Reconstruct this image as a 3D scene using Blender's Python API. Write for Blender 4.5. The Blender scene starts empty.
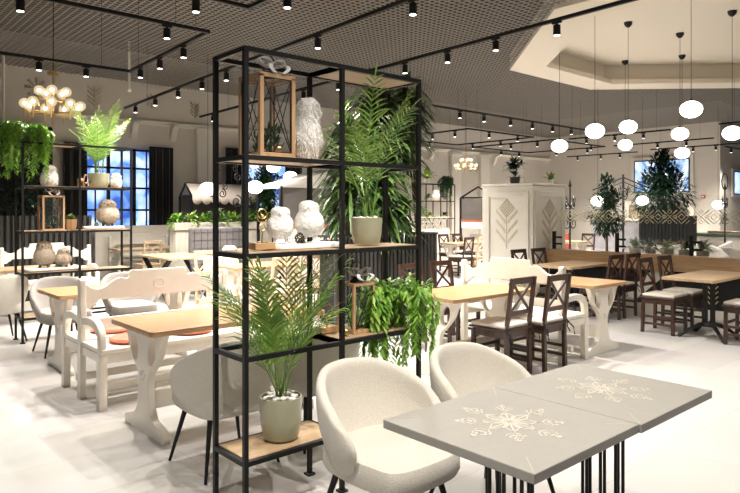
import bpy, bmesh, math, random
from mathutils import Vector, Matrix, Euler, noise
R = random.Random(7)
PI = math.pi
sc = bpy.context.scene
COL = sc.collection
# ------------------------------------------------------------------ helpers
class MB:
    """collects shapes, built as ONE mesh object"""
    def __init__(s):
        s.bm = bmesh.new()
    def box(s, c, d, bev=0.0, rot=None, seg=2):
        r = bmesh.ops.create_cube(s.bm, size=1.0)
        vs = r['verts']
        M = Matrix.Translation(Vector(c)) @ (rot.to_matrix().to_4x4() if rot else Matrix()) @ Matrix.Diagonal((d[0], d[1], d[2], 1))
        bmesh.ops.transform(s.bm, matrix=M, verts=vs)
        if bev > 0:
            es = list({e for v in vs for e in v.link_edges})
            bmesh.ops.bevel(s.bm, geom=es, offset=bev, segments=seg, affect='EDGES', profile=0.5)
        return s
    def bar(s, p, q, w, h=None, bev=0.0, up=(0, 0, 1)):
        p, q = Vector(p), Vector(q); h = h or w
        d = q - p; L = d.length
        z = d.normalized(); u = Vector(up)
        if abs(z.dot(u)) > .99: u = Vector((1, 0, 0))
        x = u.cross(z).normalized(); y = z.cross(x)
        M = Matrix((x, y, z)).transposed().to_4x4(); M.translation = (p + q) / 2
        r = bmesh.ops.create_cube(s.bm, size=1.0)
        bmesh.ops.transform(s.bm, matrix=M @ Matrix.Diagonal((w, h, L, 1)), verts=r['verts'])
        if bev > 0:
            es = list({e for v in r['verts'] for e in v.link_edges})
            bmesh.ops.bevel(s.bm, geom=es, offset=bev, segments=2, affect='EDGES', profile=0.5)
        return s
    def cone(s, p, q, r0, r1=None, n=12, cap=True):
        p, q = Vector(p), Vector(q); r1 = r0 if r1 is None else r1
        d = q - p
        M = d.to_track_quat('Z', 'Y').to_matrix().to_4x4(); M.translation = (p + q) / 2
        bmesh.ops.create_cone(s.bm, cap_ends=cap, segments=n, radius1=r0, radius2=r1, depth=d.length, matrix=M)
        return s
    def tube(s, pts, r, n=8):
        pts = [Vector(p) for p in pts]; rings = []
        for i, p in enumerate(pts):
            t = (pts[min(i + 1, len(pts) - 1)] - pts[max(i - 1, 0)]).normalized()
            u = Vector((0, 0, 1)) if abs(t.z) < .95 else Vector((0, 1, 0))
            a = t.cross(u).normalized(); b = t.cross(a)
            rr = r[i] if isinstance(r, (list, tuple)) else r
            rings.append([s.bm.verts.new(p + (a * math.cos(2 * PI * k / n) + b * math.sin(2 * PI * k / n)) * rr) for k in range(n)])
        for A, B in zip(rings, rings[1:]):
            for k in range(n):
                s.bm.faces.new((A[k], A[(k + 1) % n], B[(k + 1) % n], B[k]))
        s.bm.faces.new(rings[0]); s.bm.faces.new(rings[-1][::-1])
        return s
    def lathe(s, prof, n=28, c=(0, 0, 0)):
        c = Vector(c); rings = []
        for r, z in prof:
            if r < 1e-5: rings.append([s.bm.verts.new(c + Vector((0, 0, z)))])
            else: rings.append([s.bm.verts.new(c + Vector((r * math.cos(2 * PI * k / n), r * math.sin(2 * PI * k / n), z))) for k in range(n)])
        for A, B in zip(rings, rings[1:]):
            for k in range(n):
                a, b = A[k % len(A)], A[(k + 1) % len(A)]; d, e = B[k % len(B)], B[(k + 1) % len(B)]
                f = []
                for v in (a, b, e, d):
                    if v not in f: f.append(v)
                if len(f) > 2: s.bm.faces.new(f)
        return s
    def ball(s, c, r, sub=2, sc3=(1, 1, 1), rot=None):
        M = Matrix.Translation(Vector(c)) @ (rot.to_matrix().to_4x4() if rot else Matrix()) @ Matrix.Diagonal((sc3[0], sc3[1], sc3[2], 1))
        bmesh.ops.create_icosphere(s.bm, subdivisions=sub, radius=r, matrix=M)
        return s
    def torus(s, c, Rr, r, axis='Z', n=24, m=8, a0=0, a1=2 * PI):
        pts = []
        full = abs(a1 - a0 - 2 * PI) < 1e-6
        for k in range(n + 1):
            a = a0 + (a1 - a0) * k / n
            x, y = Rr * math.cos(a), Rr * math.sin(a)
            pts.append(Vector(c) + Vector({'Z': (x, y, 0), 'X': (0, x, y), 'Y': (x, 0, y)}[axis]))
        return s.tube(pts, r, m)
    def mesh(s, me, M=None):
        n0 = len(s.bm.verts)
        s.bm.from_mesh(me)
        s.bm.verts.ensure_lookup_table()
        if M is not None: bmesh.ops.transform(s.bm, matrix=M, verts=s.bm.verts[n0:])
        return s
    def build(s, name, m, parent=None, smooth=False, loc=None, mods=None):
        bmesh.ops.recalc_face_normals(s.bm, faces=s.bm.faces)
        me = bpy.data.meshes.new(name); s.bm.to_mesh(me); s.bm.free()
        return link(name, me, m, parent, smooth, loc)
def link(name, me, m, parent=None, smooth=False, loc=None):
    if m is not None: me.materials.append(m)
    if smooth:
        for p in me.polygons: p.use_smooth = True
        if smooth == 'auto' or smooth is True:
            try: me.set_sharp_from_angle(angle=math.radians(40))
            except Exception: pass
    o = bpy.data.objects.new(name, me); COL.objects.link(o)
    if parent: o.parent = parent
    if loc: o.location = loc
    return o
def raw(name, vs, fs, m, parent=None, smooth=False, loc=None):
    me = bpy.data.meshes.new(name); me.from_pydata([tuple(v) for v in vs], [], fs); me.update()
    return link(name, me, m, parent, smooth, loc)
def apply_mods(o):
    dg = bpy.context.evaluated_depsgraph_get(); dg.update()
    me = bpy.data.meshes.new_from_object(o.evaluated_get(dg))
    mats = list(o.data.materials)
    o.modifiers.clear(); o.data = me
    for p in me.polygons: p.use_smooth = True
    return o
def extrude2d(polys, t, bevel=0.0, res=2):
    """closed outlines (first = outer, rest = holes) -> mesh, in local XY, thickness t along Z, centred"""
    cu = bpy.data.curves.new('tmp', 'CURVE'); cu.dimensions = '2D'; cu.fill_mode = 'BOTH'
    cu.extrude = max(t / 2 - bevel, 1e-4); cu.bevel_depth = bevel; cu.bevel_resolution = res
    cu.offset = -bevel
    for pl in polys:
        sp = cu.splines.new('POLY'); sp.points.add(len(pl) - 1)
        for i, (x, y) in enumerate(pl): sp.points[i].co = (x, y, 0, 1)
        sp.use_cyclic_u = True
    o = bpy.data.objects.new('tmp', cu); COL.objects.link(o)
    dg = bpy.context.evaluated_depsgraph_get(); dg.update()
    me = bpy.data.meshes.new_from_object(o.evaluated_get(dg))
    bpy.data.objects.remove(o); bpy.data.curves.remove(cu)
    me.materials.clear()
    return me
def smoothpoly(pts, n=6, closed=False):
    """catmull-rom through points"""
    out = []; N = len(pts)
    rng = range(N if closed else N - 1)
    for i in rng:
        g = lambda k: Vector(pts[k % N]) if closed else Vector(pts[max(0, min(N - 1, k))])
        p0, p1, p2, p3 = g(i - 1), g(i), g(i + 1), g(i + 2)
        for k in range(n):
            t = k / n
            out.append(tuple(.5 * ((2 * p1) + (p2 - p0) * t + (2 * p0 - 5 * p1 + 4 * p2 - p3) * t * t + (3 * p1 - p0 - 3 * p2 + p3) * t ** 3)))
    if not closed: out.append(tuple(pts[-1]))
    return out
def ell(cx, cy, a, b, n=24, tilt=0):
    return [(cx + a * math.cos(t) * math.cos(tilt) - b * math.sin(t) * math.sin(tilt), cy + a * math.cos(t) * math.sin(tilt) + b * math.sin(t) * math.cos(tilt)) for t in [2 * PI * k / n for k in range(n)]]
def rrect(w, h, r, n=5):
    out = []
    for cx, cy, a in ((w / 2 - r, h / 2 - r, 0), (-w / 2 + r, h / 2 - r, PI / 2), (-w / 2 + r, -h / 2 + r, PI), (w / 2 - r, -h / 2 + r, 1.5 * PI)):
        out += [(cx + r * math.cos(a + PI / 2 * k / n), cy + r * math.sin(a + PI / 2 * k / n)) for k in range(n + 1)]
    return out
def tag(o, label=None, cat=None, group=None, kind=None):
    if label: o['label'] = label
    if cat: o['category'] = cat
    if group: o['group'] = group
    if kind: o['kind'] = kind
    return o
def thing(name, label, cat, loc=(0, 0, 0), rz=0, group=None):
    o = bpy.data.objects.new(name, None); COL.objects.link(o); o.empty_display_size = .1
    o.location = loc; o.rotation_euler = (0, 0, rz)
    return tag(o, label, cat, group)
KIDS = {}
def kids(o): return [c for c in bpy.data.objects if c.parent == o]
def dup(root, loc, rz, label, group=None, scale=None):
    r = root.copy(); COL.objects.link(r); r.location = loc; r.rotation_euler = (0, 0, rz); r['label'] = label
    if scale: r.scale = scale if isinstance(scale, tuple) else (scale,) * 3
    if group: r['group'] = group
    if root.name not in KIDS: KIDS[root.name] = [(c, kids(c)) for c in kids(root)]
    for ch, gs in KIDS[root.name]:
        c = ch.copy(); COL.objects.link(c); c.parent = r
        for g in gs:
            d = g.copy(); COL.objects.link(d); d.parent = c
    return r
class Proto:
    """first placement moves the prototype itself, later ones copy it"""
    def __init__(s, root): s.r = root; s.used = False
    def put(s, loc, rz, label, group=None, scale=None):
        if not s.used:
            s.used = True; s.r.location = loc; s.r.rotation_euler = (0, 0, rz); s.r['label'] = label
            if scale: s.r.scale = scale if isinstance(scale, tuple) else (scale,) * 3
            if group: s.r['group'] = group
            return s.r
        return dup(s.r, loc, rz, label, group, scale if scale else (1, 1, 1))
# ------------------------------------------------------------------ materials
def mat(name, col, rough=.5, metal=0., var=0., nscale=20., bump=0., bscale=200., coat=0., spec=.5, sheen=0., stretch=(1, 1, 1), island=0.):
    m = bpy.data.materials.new(name); m.use_nodes = True
    nt = m.node_tree; N = nt.nodes; L = nt.links; b = N['Principled BSDF']
    b.inputs['Roughness'].default_value = rough; b.inputs['Metallic'].default_value = metal
    b.inputs['Specular IOR Level'].default_value = spec
    if coat: b.inputs['Coat Weight'].default_value = coat; b.inputs['Coat Roughness'].default_value = .15
    if sheen: b.inputs['Sheen Weight'].default_value = sheen
    c = tuple(col) + (1,)
    tc = N.new('ShaderNodeTexCoord'); mp = N.new('ShaderNodeMapping'); mp.inputs['Scale'].default_value = stretch
    L.new(tc.outputs['Object'], mp.inputs['Vector'])
    if var or island:
        ramp = N.new('ShaderNodeMix'); ramp.data_type = 'RGBA'
        v = var or island
        ramp.inputs['A'].default_value = tuple(max(0, x * (1 - v)) for x in col) + (1,)
        ramp.inputs['B'].default_value = tuple(min(1, x * (1 + v)) for x in col) + (1,)
        if island:
            g = N.new('ShaderNodeNewGeometry'); L.new(g.outputs['Random Per Island'], ramp.inputs['Factor'])
        else:
            n = N.new('ShaderNodeTexNoise'); n.inputs['Scale'].default_value = nscale; n.inputs['Detail'].default_value = 5
            L.new(mp.outputs['Vector'], n.inputs['Vector'])
            r2 = N.new('ShaderNodeMapRange'); r2.inputs['From Min'].default_value = .3; r2.inputs['From Max'].default_value = .7
            L.new(n.outputs['Fac'], r2.inputs['Value']); L.new(r2.outputs['Result'], ramp.inputs['Factor'])
        L.new(ramp.outputs['Result'], b.inputs['Base Color'])
    else:
        b.inputs['Base Color'].default_value = c
    if bump:
        n2 = N.new('ShaderNodeTexNoise'); n2.inputs['Scale'].default_value = bscale; n2.inputs['Detail'].default_value = 3
        L.new(mp.outputs['Vector'], n2.inputs['Vector'])
        bp = N.new('ShaderNodeBump'); bp.inputs['Strength'].default_value = bump; bp.inputs['Distance'].default_value = .01
        L.new(n2.outputs['Fac'], bp.inputs['Height']); L.new(bp.outputs['Normal'], b.inputs['Normal'])
    return m
def wood(name, a, b_, axis='X', rough=.4, scale=1.0, coat=0.):
    m = bpy.data.materials.new(name); m.use_nodes = True
    nt = m.node_tree; N = nt.nodes; L = nt.links; p = N['Principled BSDF']
    p.inputs['Roughness'].default_value = rough
    if coat: p.inputs['Coat Weight'].default_value = coat; p.inputs['Coat Roughness'].default_value = .2
    tc = N.new('ShaderNodeTexCoord'); mp = N.new('ShaderNodeMapping')
    s = {'X': (1.2, 14, 14), 'Y': (14, 1.2, 14), 'Z': (14, 14, 1.2)}[axis]
    mp.inputs['Scale'].default_value = tuple(x * scale for x in s)
    L.new(tc.outputs['Object'], mp.inputs['Vector'])
    n = N.new('ShaderNodeTexNoise'); n.inputs['Scale'].default_value = 2.2; n.inputs['Detail'].default_value = 7; n.inputs['Distortion'].default_value = .6
    L.new(mp.outputs['Vector'], n.inputs['Vector'])
    r = N.new('ShaderNodeValToRGB'); r.color_ramp.elements[0].position = .32; r.color_ramp.elements[1].position = .68
    r.color_ramp.elements[0].color = tuple(a) + (1,); r.color_ramp.elements[1].color = tuple(b_) + (1,)
    L.new(n.outputs['Fac'], r.inputs['Fac']); L.new(r.outputs['Color'], p.inputs['Base Color'])
    return m
def leafmat(name, a, b_, rough=.4, tl=.25):
    m = bpy.data.materials.new(name); m.use_nodes = True
    nt = m.node_tree; N = nt.nodes; L = nt.links; p = N['Principled BSDF']
    p.inputs['Roughness'].default_value = rough
    g = N.new('ShaderNodeNewGeometry'); mx = N.new('ShaderNodeMix'); mx.data_type = 'RGBA'
    mx.inputs['A'].default_value = tuple(a) + (1,); mx.inputs['B'].default_value = tuple(b_) + (1,)
    L.new(g.outputs['Random Per Island'], mx.inputs['Factor']); L.new(mx.outputs['Result'], p.inputs['Base Color'])
    t = N.new('ShaderNodeBsdfTranslucent'); L.new(mx.outputs['Result'], t.inputs['Color'])
    ms = N.new('ShaderNodeMixShader'); ms.inputs[0].default_value = tl
    L.new(p.outputs[0], ms.inputs[1]); L.new(t.outputs[0], ms.inputs[2]); L.new(ms.outputs[0], N['Material Output'].inputs['Surface'])
    return m
def emis(name, col, s, node=None):
    m = bpy.data.materials.new(name); m.use_nodes = True
    p = m.node_tree.nodes['Principled BSDF']
    p.inputs['Base Color'].default_value = tuple(col) + (1,); p.inputs['Emission Color'].default_value = tuple(col) + (1,); p.inputs['Emission Strength'].default_value = s
    return m
def glass(name, tint=(.95, .97, .97), gl=.08):
    m = bpy.data.materials.new(name); m.use_nodes = True
    N = m.node_tree.nodes; L = m.node_tree.links
    t = N.new('ShaderNodeBsdfTransparent'); t.inputs[0].default_value = tuple(tint) + (1,)
    g = N.new('ShaderNodeBsdfGlossy'); g.inputs['Roughness'].default_value = .03
    x = N.new('ShaderNodeMixShader'); x.inputs[0].default_value = gl
    L.new(t.outputs[0], x.inputs[1]); L.new(g.outputs[0], x.inputs[2]); L.new(x.outputs[0], N['Material Output'].inputs['Surface'])
    return m
M = {}
M['white'] = mat('cream paint', (.74, .695, .61), .38, var=.04, nscale=6, coat=.1)
M['cabinet'] = mat('bright cream cabinet paint', (.88, .84, .76), .42, var=.02, nscale=4)
M['oak'] = wood('oak top x', (.36, .205, .095), (.50, .315, .16), 'X', .32, coat=.15)
M['oaky'] = wood('oak top y', (.36, .205, .095), (.50, .315, .16), 'Y', .32, coat=.15)
M['oakpale'] = wood('pale oak', (.37, .25, .145), (.50, .355, .215), 'X', .4)
M['oakz'] = wood('oak upright', (.38, .22, .11), (.52, .33, .18), 'Z', .45)
M['beech'] = wood('natural beech', (.52, .38, .24), (.64, .50, .34), 'Z', .45)
M['walnut'] = wood('dark walnut', (.026, .010, .006), (.058, .022, .012), 'Z', .33, coat=.15)
M['black'] = mat('black powder coat', (.008, .008, .008), .45, spec=.3, bump=.03, bscale=400)
M['iron'] = mat('black cast iron', (.012, .012, .013), .45, bump=.08, bscale=150)
M['greytop'] = mat('grey table laminate', (.31, .297, .27), .42, var=.03, nscale=30)
M['greyedge'] = mat('grey table edge', (.22, .205, .18), .5)
M['cream_inlay'] = mat('cream inlay', (.56, .525, .45), .45)
M['boucle'] = mat('cream woven upholstery', (.64, .60, .53), .9, var=.07, nscale=130, bump=.6, bscale=240, sheen=.3, spec=.2)
M['greyfab'] = mat('grey woven upholstery', (.31, .285, .265), .9, var=.07, nscale=130, bump=.6, bscale=240, sheen=.3, spec=.2)
M['cushion'] = mat('pale linen cushion', (.62, .58, .52), .9, var=.08, nscale=60, bump=.2, bscale=300)
M['salmon'] = mat('salmon cushion cloth', (.62, .20, .13), .9, var=.12, nscale=40, bump=.3, bscale=200)
M['plaster'] = mat('white matt plaster', (.86, .84, .80), .75, bump=1., bscale=55)
M['fluff'] = mat('white fluffy plush', (.93, .91, .87), .95, var=.05, nscale=60, bump=.9, bscale=120)
M['plush'] = mat('beige plush', (.55, .46, .36), .95, var=.15, nscale=50, bump=.9, bscale=120)
M['snow'] = mat('white felt snow', (.86, .85, .83), .9, bump=.3, bscale=60)
M['pot'] = mat('sage glazed pot', (.33, .325, .22), .32, var=.06, nscale=8, coat=.3)
M['pebble'] = mat('white pebbles', (.75, .73, .69), .7, island=.2)
M['soil'] = mat('dark soil', (.03, .02, .014), .95)
M['palm'] = leafmat('palm leaf', (.09, .22, .04), (.33, .48, .10))
M['fernl'] = leafmat('fern leaf', (.11, .29, .03), (.33, .54, .09))
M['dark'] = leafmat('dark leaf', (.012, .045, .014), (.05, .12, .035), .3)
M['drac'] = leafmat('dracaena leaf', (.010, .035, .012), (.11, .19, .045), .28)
M['spruce'] = leafmat('dark tree leaf', (.006, .02, .012), (.02, .055, .025), .35)
M['lime'] = leafmat('lime leaf', (.12, .26, .04), (.38, .50, .12))
M['stem'] = mat('plant stem', (.12, .11, .05), .7)
M['bark'] = mat('brown bark', (.07, .045, .03), .85, var=.2, nscale=20, bump=.5, bscale=40)
M['gold'] = mat('brushed brass', (.75, .52, .22), .28, metal=1.)
M['glass'] = glass('clear pane', (.985, .99, .99), .035)
M['ribbon'] = mat('grey satin ribbon', (.74, .73, .74), .5, sheen=.4)
M['wall'] = mat('warm plaster wall', (.60, .55, .485), .8, var=.03, nscale=2, bump=.05, bscale=80)
M['motif'] = mat('tan painted ornament', (.42, .34, .24), .8)
M['trim'] = mat('cream trim paint', (.70, .66, .58), .5)
M['drape'] = mat('black velvet drape', (.012, .011, .012), .9, sheen=.2)
M['slat'] = mat('charcoal slat', (.040, .037, .035), .6)
M['slatback'] = mat('black backing', (.008, .008, .008), .8)
M['greycloth'] = mat('grey canvas', (.115, .104, .097), .9, var=.06, nscale=40, stretch=(30, 30, 1))
M['redtrim'] = mat('red woven trim', (.42, .10, .06), .9, var=.5, nscale=60)
M['whitecloth'] = mat('white canvas', (.78, .75, .72), .85)
M['pinkcloth'] = mat('blush canvas', (.80, .69, .62), .85)
M['wicker'] = mat('grey woven wicker', (.17, .16, .165), .8, var=.2, nscale=60, bump=.4, bscale=60)
M['wash'] = wood('whitewashed boards', (.58, .54, .46), (.74, .70, .62), 'Z', .6)
M['ceil'] = mat('grey beige ceiling blades', (.27, .245, .215), .5)
M['void'] = mat('dark plenum', (.030, .028, .027), .95)
M['coffer'] = mat('cream coffer plaster', (.78, .71, .60), .8)
M['stone'] = mat('grey stone boards', (.32, .31, .33), .7, var=.15, nscale=5)
M['plastic'] = mat('white plastic', (.80, .78, .74), .35)
M['redfab'] = mat('red chair cloth', (.50, .07, .04), .85)
M['steel'] = mat('brushed steel', (.55, .55, .56), .3, metal=1.)
M['film'] = leafmat('cream printed film', (.88, .84, .68), (.88, .84, .68), .6, .5)
M['carve'] = mat('shallow gilt carving', (.68, .60, .48), .6)
M['wheat'] = mat('straw ornament', (.55, .42, .24), .8)
M['sedge'] = mat('pale candle wax', (.80, .74, .62), .5)
M['bulb'] = emis('warm lamp glow', (1, .93, .80), 14)
M['lens'] = emis('spot lens glow', (1, .95, .88), 6)
M['globe'] = emis('white opal globe', (1, .95, .86), 7)
# floor
def floor_mat():
    m = mat('beige stone tile', (.62, .585, .545), .33)
    N = m.node_tree.nodes; L = m.node_tree.links; p = N['Principled BSDF']
    tc = N.new('ShaderNodeTexCoord')
    br = N.new('ShaderNodeTexBrick'); br.offset = 0.5; br.inputs['Scale'].default_value = 1.0
    br.inputs['Color1'].default_value = (.55, .53, .51, 1); br.inputs['Color2'].default_value = (.485, .466, .446, 1); br.inputs['Mortar'].default_value = (.39, .375, .36, 1)
    br.inputs['Mortar Size'].default_value = .0025; br.inputs['Brick Width'].default_value = 1.2; br.inputs['Row Height'].default_value = .6
    L.new(tc.outputs['Object'], br.inputs['Vector'])
    n = N.new('ShaderNodeTexNoise'); n.inputs['Scale'].default_value = 1.6; n.inputs['Detail'].default_value = 8
    L.new(tc.outputs['Object'], n.inputs['Vector'])
    mx = N.new('ShaderNodeMix'); mx.data_type = 'RGBA'; mx.blend_type = 'OVERLAY'; mx.inputs['Factor'].default_value = .14
    L.new(br.outputs['Color'], mx.inputs['A']); L.new(n.outputs['Color'], mx.inputs['B'])
    hs = N.new('ShaderNodeHueSaturation'); hs.inputs['Saturation'].default_value = .6; L.new(mx.outputs['Result'], hs.inputs['Color'])
    L.new(hs.outputs['Color'], p.inputs['Base Color'])
    return m
M['floor'] = floor_mat()
def screen_mat(name, scale, s, c0, c1, c2):
    m = bpy.data.materials.new(name); m.use_nodes = True
    N = m.node_tree.nodes; L = m.node_tree.links; p = N['Principled BSDF']
    tc = N.new('ShaderNodeTexCoord'); n = N.new('ShaderNodeTexNoise'); n.inputs['Scale'].default_value = scale; n.inputs['Detail'].default_value = 4; n.inputs['Distortion'].default_value = 1.6
    L.new(tc.outputs['Object'], n.inputs['Vector'])
    r = N.new('ShaderNodeValToRGB'); e = r.color_ramp.elements
    e[0].position = .35; e[0].color = c0 + (1,); e[1].position = .7; e[1].color = c2 + (1,)
    k = e.new(.5); k.color = c1 + (1,)
    L.new(n.outputs['Fac'], r.inputs['Fac']); L.new(r.outputs['Color'], p.inputs['Emission Color']); L.new(r.outputs['Color'], p.inputs['Base Color'])
    p.inputs['Emission Strength'].default_value = s
    return m
M['screen'] = screen_mat('lit screen swirl', 1.3, .9, (.08, .22, .55), (.45, .62, .85), (.95, .97, 1.))
M['pane'] = screen_mat('lit blue window', 1.1, 1.25, (.03, .10, .45), (.22, .42, .90), (.85, .93, 1.))
# ------------------------------------------------------------------ foliage
class Leaf:
    def __init__(s): s.v = []; s.f = []
    def leaf(s, p, d, L, W, droop=.3, n=3, side=None, fold=0., prof=None):
        p = Vector(p); d = Vector(d).normalized()
        sd = Vector(side) if side is not None else d.cross(Vector((0, 0, 1)))
        if sd.length < 1e-3: sd = Vector((1, 0, 0))
        sd.normalize()
        prof = prof or [math.sin(PI * (.12 + .88 * (k / n))) ** .8 if k < n else 0 for k in range(n + 1)]
        b = len(s.v)
        for k in range(n + 1):
            t = k / n
            c = p + d * (L * t) + Vector((0, 0, -droop * L * t * t))
            w = W / 2 * max(prof[k], .02)
            s.v += [c - sd * w, c + sd * w]
        for k in range(n):
            a = b + 2 * k
            s.f.append((a, a + 1, a + 3, a + 2))
    def stem(s, pts, r):
        # flat three-sided stem
        pts = [Vector(p) for p in pts]; b = len(s.v)
        for i, p in enumerate(pts):
            t = (pts[min(i + 1, len(pts) - 1)] - pts[max(i - 1, 0)]).normalized()
            u = t.orthogonal().normalized(); w = t.cross(u)
            rr = r * (1 - .7 * i / max(1, len(pts) - 1))
            for k in range(3):
                a = 2 * PI * k / 3
                s.v.append(p + (u * math.cos(a) + w * math.sin(a)) * rr)
        for i in range(len(pts) - 1):
            for k in range(3):
                s.f.append((b + 3 * i + k, b + 3 * i + (k + 1) % 3, b + 3 * i + 3 + (k + 1) % 3, b + 3 * i + 3 + k))
    def build(s, name, m, parent=None, loc=None):
        return raw(name, s.v, s.f, m, parent, False, loc)
def frond(F, base, az, el, L, nl, ll, lw, droop, rad=.004, twist=0., taper=.35, start=.25, pw=1.4, fw0=.55):
    """pinnate frond: arching rachis with leaflets on both sides"""
    pts = []; p = Vector(base); h = Vector((math.cos(az), math.sin(az), 0)); N = 14
    for k in range(N + 1):
        t = k / N
        e = el - droop * t ** pw
        pts.append(p.copy()); p = p + (h * math.cos(e) + Vector((0, 0, 1)) * math.sin(e)) * (L / N)
    F.stem(pts, rad)
    sidev = Vector((-math.sin(az), math.cos(az), 0))
    for i in range(nl):
        t = start + (1 - start) * (i + .5) / nl
        x = t * N; k = min(int(x), N - 1); q = pts[k].lerp(pts[k + 1], x - k); tg = (pts[k + 1] - pts[k]).normalized()
        u = (t - start) / (1 - start)
        l = ll * (taper + (1 - taper) * math.sin(PI * min(1, u * .85 + .15)))
        for sg in (-1, 1):
            fw_ = fw0 + .5 * u
            d = sidev * sg + tg * fw_ + Vector((R.uniform(-.12, .12), R.uniform(-.12, .12), R.uniform(.0, .25)))
            F.leaf(q, d, l * R.uniform(.85, 1.1), lw, R.uniform(.15, .45), 3, side=d.cross(tg.cross(sidev)).normalized() + Vector((0, 0, R.uniform(-.4, .4))))
    d = (pts[-1] - pts[-2])
    F.leaf(pts[-1], d, ll * .7, lw, .2, 3)
def palm_fol(nf, L, el0, el1, ll, lw, nl, droop, rad=.005, spread=.02, fw0=.55):
    F = Leaf()
    for i in range(nf):
        az = 2 * PI * i / nf * 1.0 + R.uniform(-.3, .3) + (i % 3) * .7
        e = R.uniform(el0, el1)
        frond(F, (R.uniform(-spread, spread), R.uniform(-spread, spread), 0), az, e, L * R.uniform(.75, 1.1), nl, ll, lw, droop * R.uniform(.6, 1.2), rad, fw0=fw0)
    return F
def fern_fol(nf, L, ll, el=(.2, 1.1), droop=(1.6, 2.6), lw=.012, nl=22, az=None):
    F = Leaf()
    for i in range(nf):
        a = R.uniform(0, 2 * PI) if az is None else R.uniform(*az)
        frond(F, (R.uniform(-.03, .03), R.uniform(-.03, .03), 0), a, R.uniform(*el), L * R.uniform(.6, 1.1), nl, ll, lw, R.uniform(*droop), .002, taper=.5, start=.08, pw=.62)
    return F
def vines(n, out, down, L, Wd, el=(.3, 1.2), az=None, step=.022):
    F = Leaf()
    for i in range(n):
        a = R.uniform(0, 2 * PI) if az is None else R.uniform(*az); o_ = R.uniform(*out); dn = R.uniform(*down); up = R.uniform(.03, .14)
        h = Vector((math.cos(a), math.sin(a), 0)); pts = []
        K = 16
        for k in range(K + 1):
            t = k / K; x = o_ * (1 - (1 - min(1, t * 2.2)) ** 2); z = up * math.sin(min(1, t * 2.2) * PI * .6) - dn * max(0, t - .22) / .78
            pts.append(h * x + Vector((.02 * math.sin(5 * t + i), .02 * math.cos(4 * t + i), z)))
        F.stem(pts, .002)
        tot = sum((pts[k + 1] - pts[k]).length for k in range(K)); m_ = int(tot / step)
        for j in range(m_):
            x = (j + .5) / m_ * K; k = min(int(x), K - 1); q = pts[k].lerp(pts[k + 1], x - k); tg = (pts[k + 1] - pts[k]).normalized()
            for g in (-1, 1):
                sd = tg.cross(h + Vector((.01, .02, .1))).normalized() * g
                d = sd * .8 + tg * .7 + h * R.uniform(-.1, .5) + Vector((R.uniform(-.3, .3), R.uniform(-.3, .3), R.uniform(-.2, .4)))
                F.leaf(q, d, L * R.uniform(.7, 1.15) * (1 - .35 * j / m_), Wd, R.uniform(.1, .5), 3)
    return F
def rosette(F, p, n, L, W, el0=.1, el1=1.3, droop=.5, nn=4):
    for i in range(n):
        a = R.uniform(0, 2 * PI); e = R.uniform(el0, el1)
        d = Vector((math.cos(a) * math.cos(e), math.sin(a) * math.cos(e), math.sin(e)))
        F.leaf(p, d, L * R.uniform(.7, 1.1), W, droop * R.uniform(.5, 1.3), nn)
def crown(F, c, rad, n, L, W, droop=.25):
    for i in range(n):
        while 1:
            v = Vector((R.uniform(-1, 1), R.uniform(-1, 1), R.uniform(-1, 1)))
            if .2 < v.length < 1: break
        p = Vector(c) + Vector((v.x * rad[0], v.y * rad[1], v.z * rad[2]))
        d = v.normalized() + Vector((R.uniform(-.7, .7), R.uniform(-.7, .7), R.uniform(-.5, .4)))
        F.leaf(p, d, L * R.uniform(.6, 1.2), W * R.uniform(.8, 1.2), droop, 2)
# ------------------------------------------------------------------ the setting
CEIL = 4.5
def struct(o): return tag(o, kind='structure')
struct(MB().box((14, 5, -.05), (44, 24, .1)).build('floor', M['floor']))
struct(MB().box((9.9, 14.7, 2.6), (26, .2, 5.2)).build('wall_back', M['wall']))
struct(MB().box((22.9, 11.34, 2.6), (.2, 6.52, 5.2)).build('wall_right', M['wall']))
struct(MB().box((28.5, 8.28, 2.6), (11, .2, 5.2)).build('wall_return', M['wall']))
struct(MB().box((34, 2, 2.6), (.2, 13, 5.2)).build('wall_end', M['wall']))
struct(MB().box((14, 5, 5.4), (44, 24, .1)).build('ceiling', M['void']))
OX0, OX1, OY0, OY1, OC = 8.1, 16.9, -.68, 7.88, 2.8
def octa(i):
    x0, x1, y0, y1 = OX0 + i, OX1 - i, OY0 + i, OY1 - i
    c = OC - i * (2 - math.sqrt(2))
    return [(x0 + c, y1), (x1 - c, y1), (x1, y1 - c), (x1, y0 + c), (x1 - c, y0), (x0 + c, y0), (x0, y0 + c), (x0, y1 - c)]
def hole(axis, v):
    """interval of the octagon on the line axis = v"""
    P = octa(0); xs = []
    for a, b in zip(P, P[1:] + P[:1]):
        ua, ub = (a[0], b[0]) if axis == 'x' else (a[1], b[1])
        if (ua - v) * (ub - v) < 0:
            t = (v - ua) / (ub - ua); xs.append((a[1] + (b[1] - a[1]) * t) if axis == 'x' else (a[0] + (b[0] - a[0]) * t))
    return (min(xs), max(xs)) if len(xs) > 1 else None
vs, fs = [], []
def blade(p, q, t=.020, z0=CEIL, h=.010):
    b = len(vs); dx, dy = (0, t / 2) if abs(q[0] - p[0]) > abs(q[1] - p[1]) else (t / 2, 0)
    for x, y in ((p[0] - dx, p[1] - dy), (p[0] + dx, p[1] + dy), (q[0] + dx, q[1] + dy), (q[0] - dx, q[1] - dy)):
        vs.append((x, y, z0)); vs.append((x, y, z0 + h))
    fs.extend([(b, b + 2, b + 4, b + 6), (b, b + 1, b + 3, b + 2), (b + 4, b + 5, b + 7, b + 6), (b + 2, b + 3, b + 5, b + 4), (b, b + 6, b + 7, b + 1), (b + 1, b + 7, b + 5, b + 3)])
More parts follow.
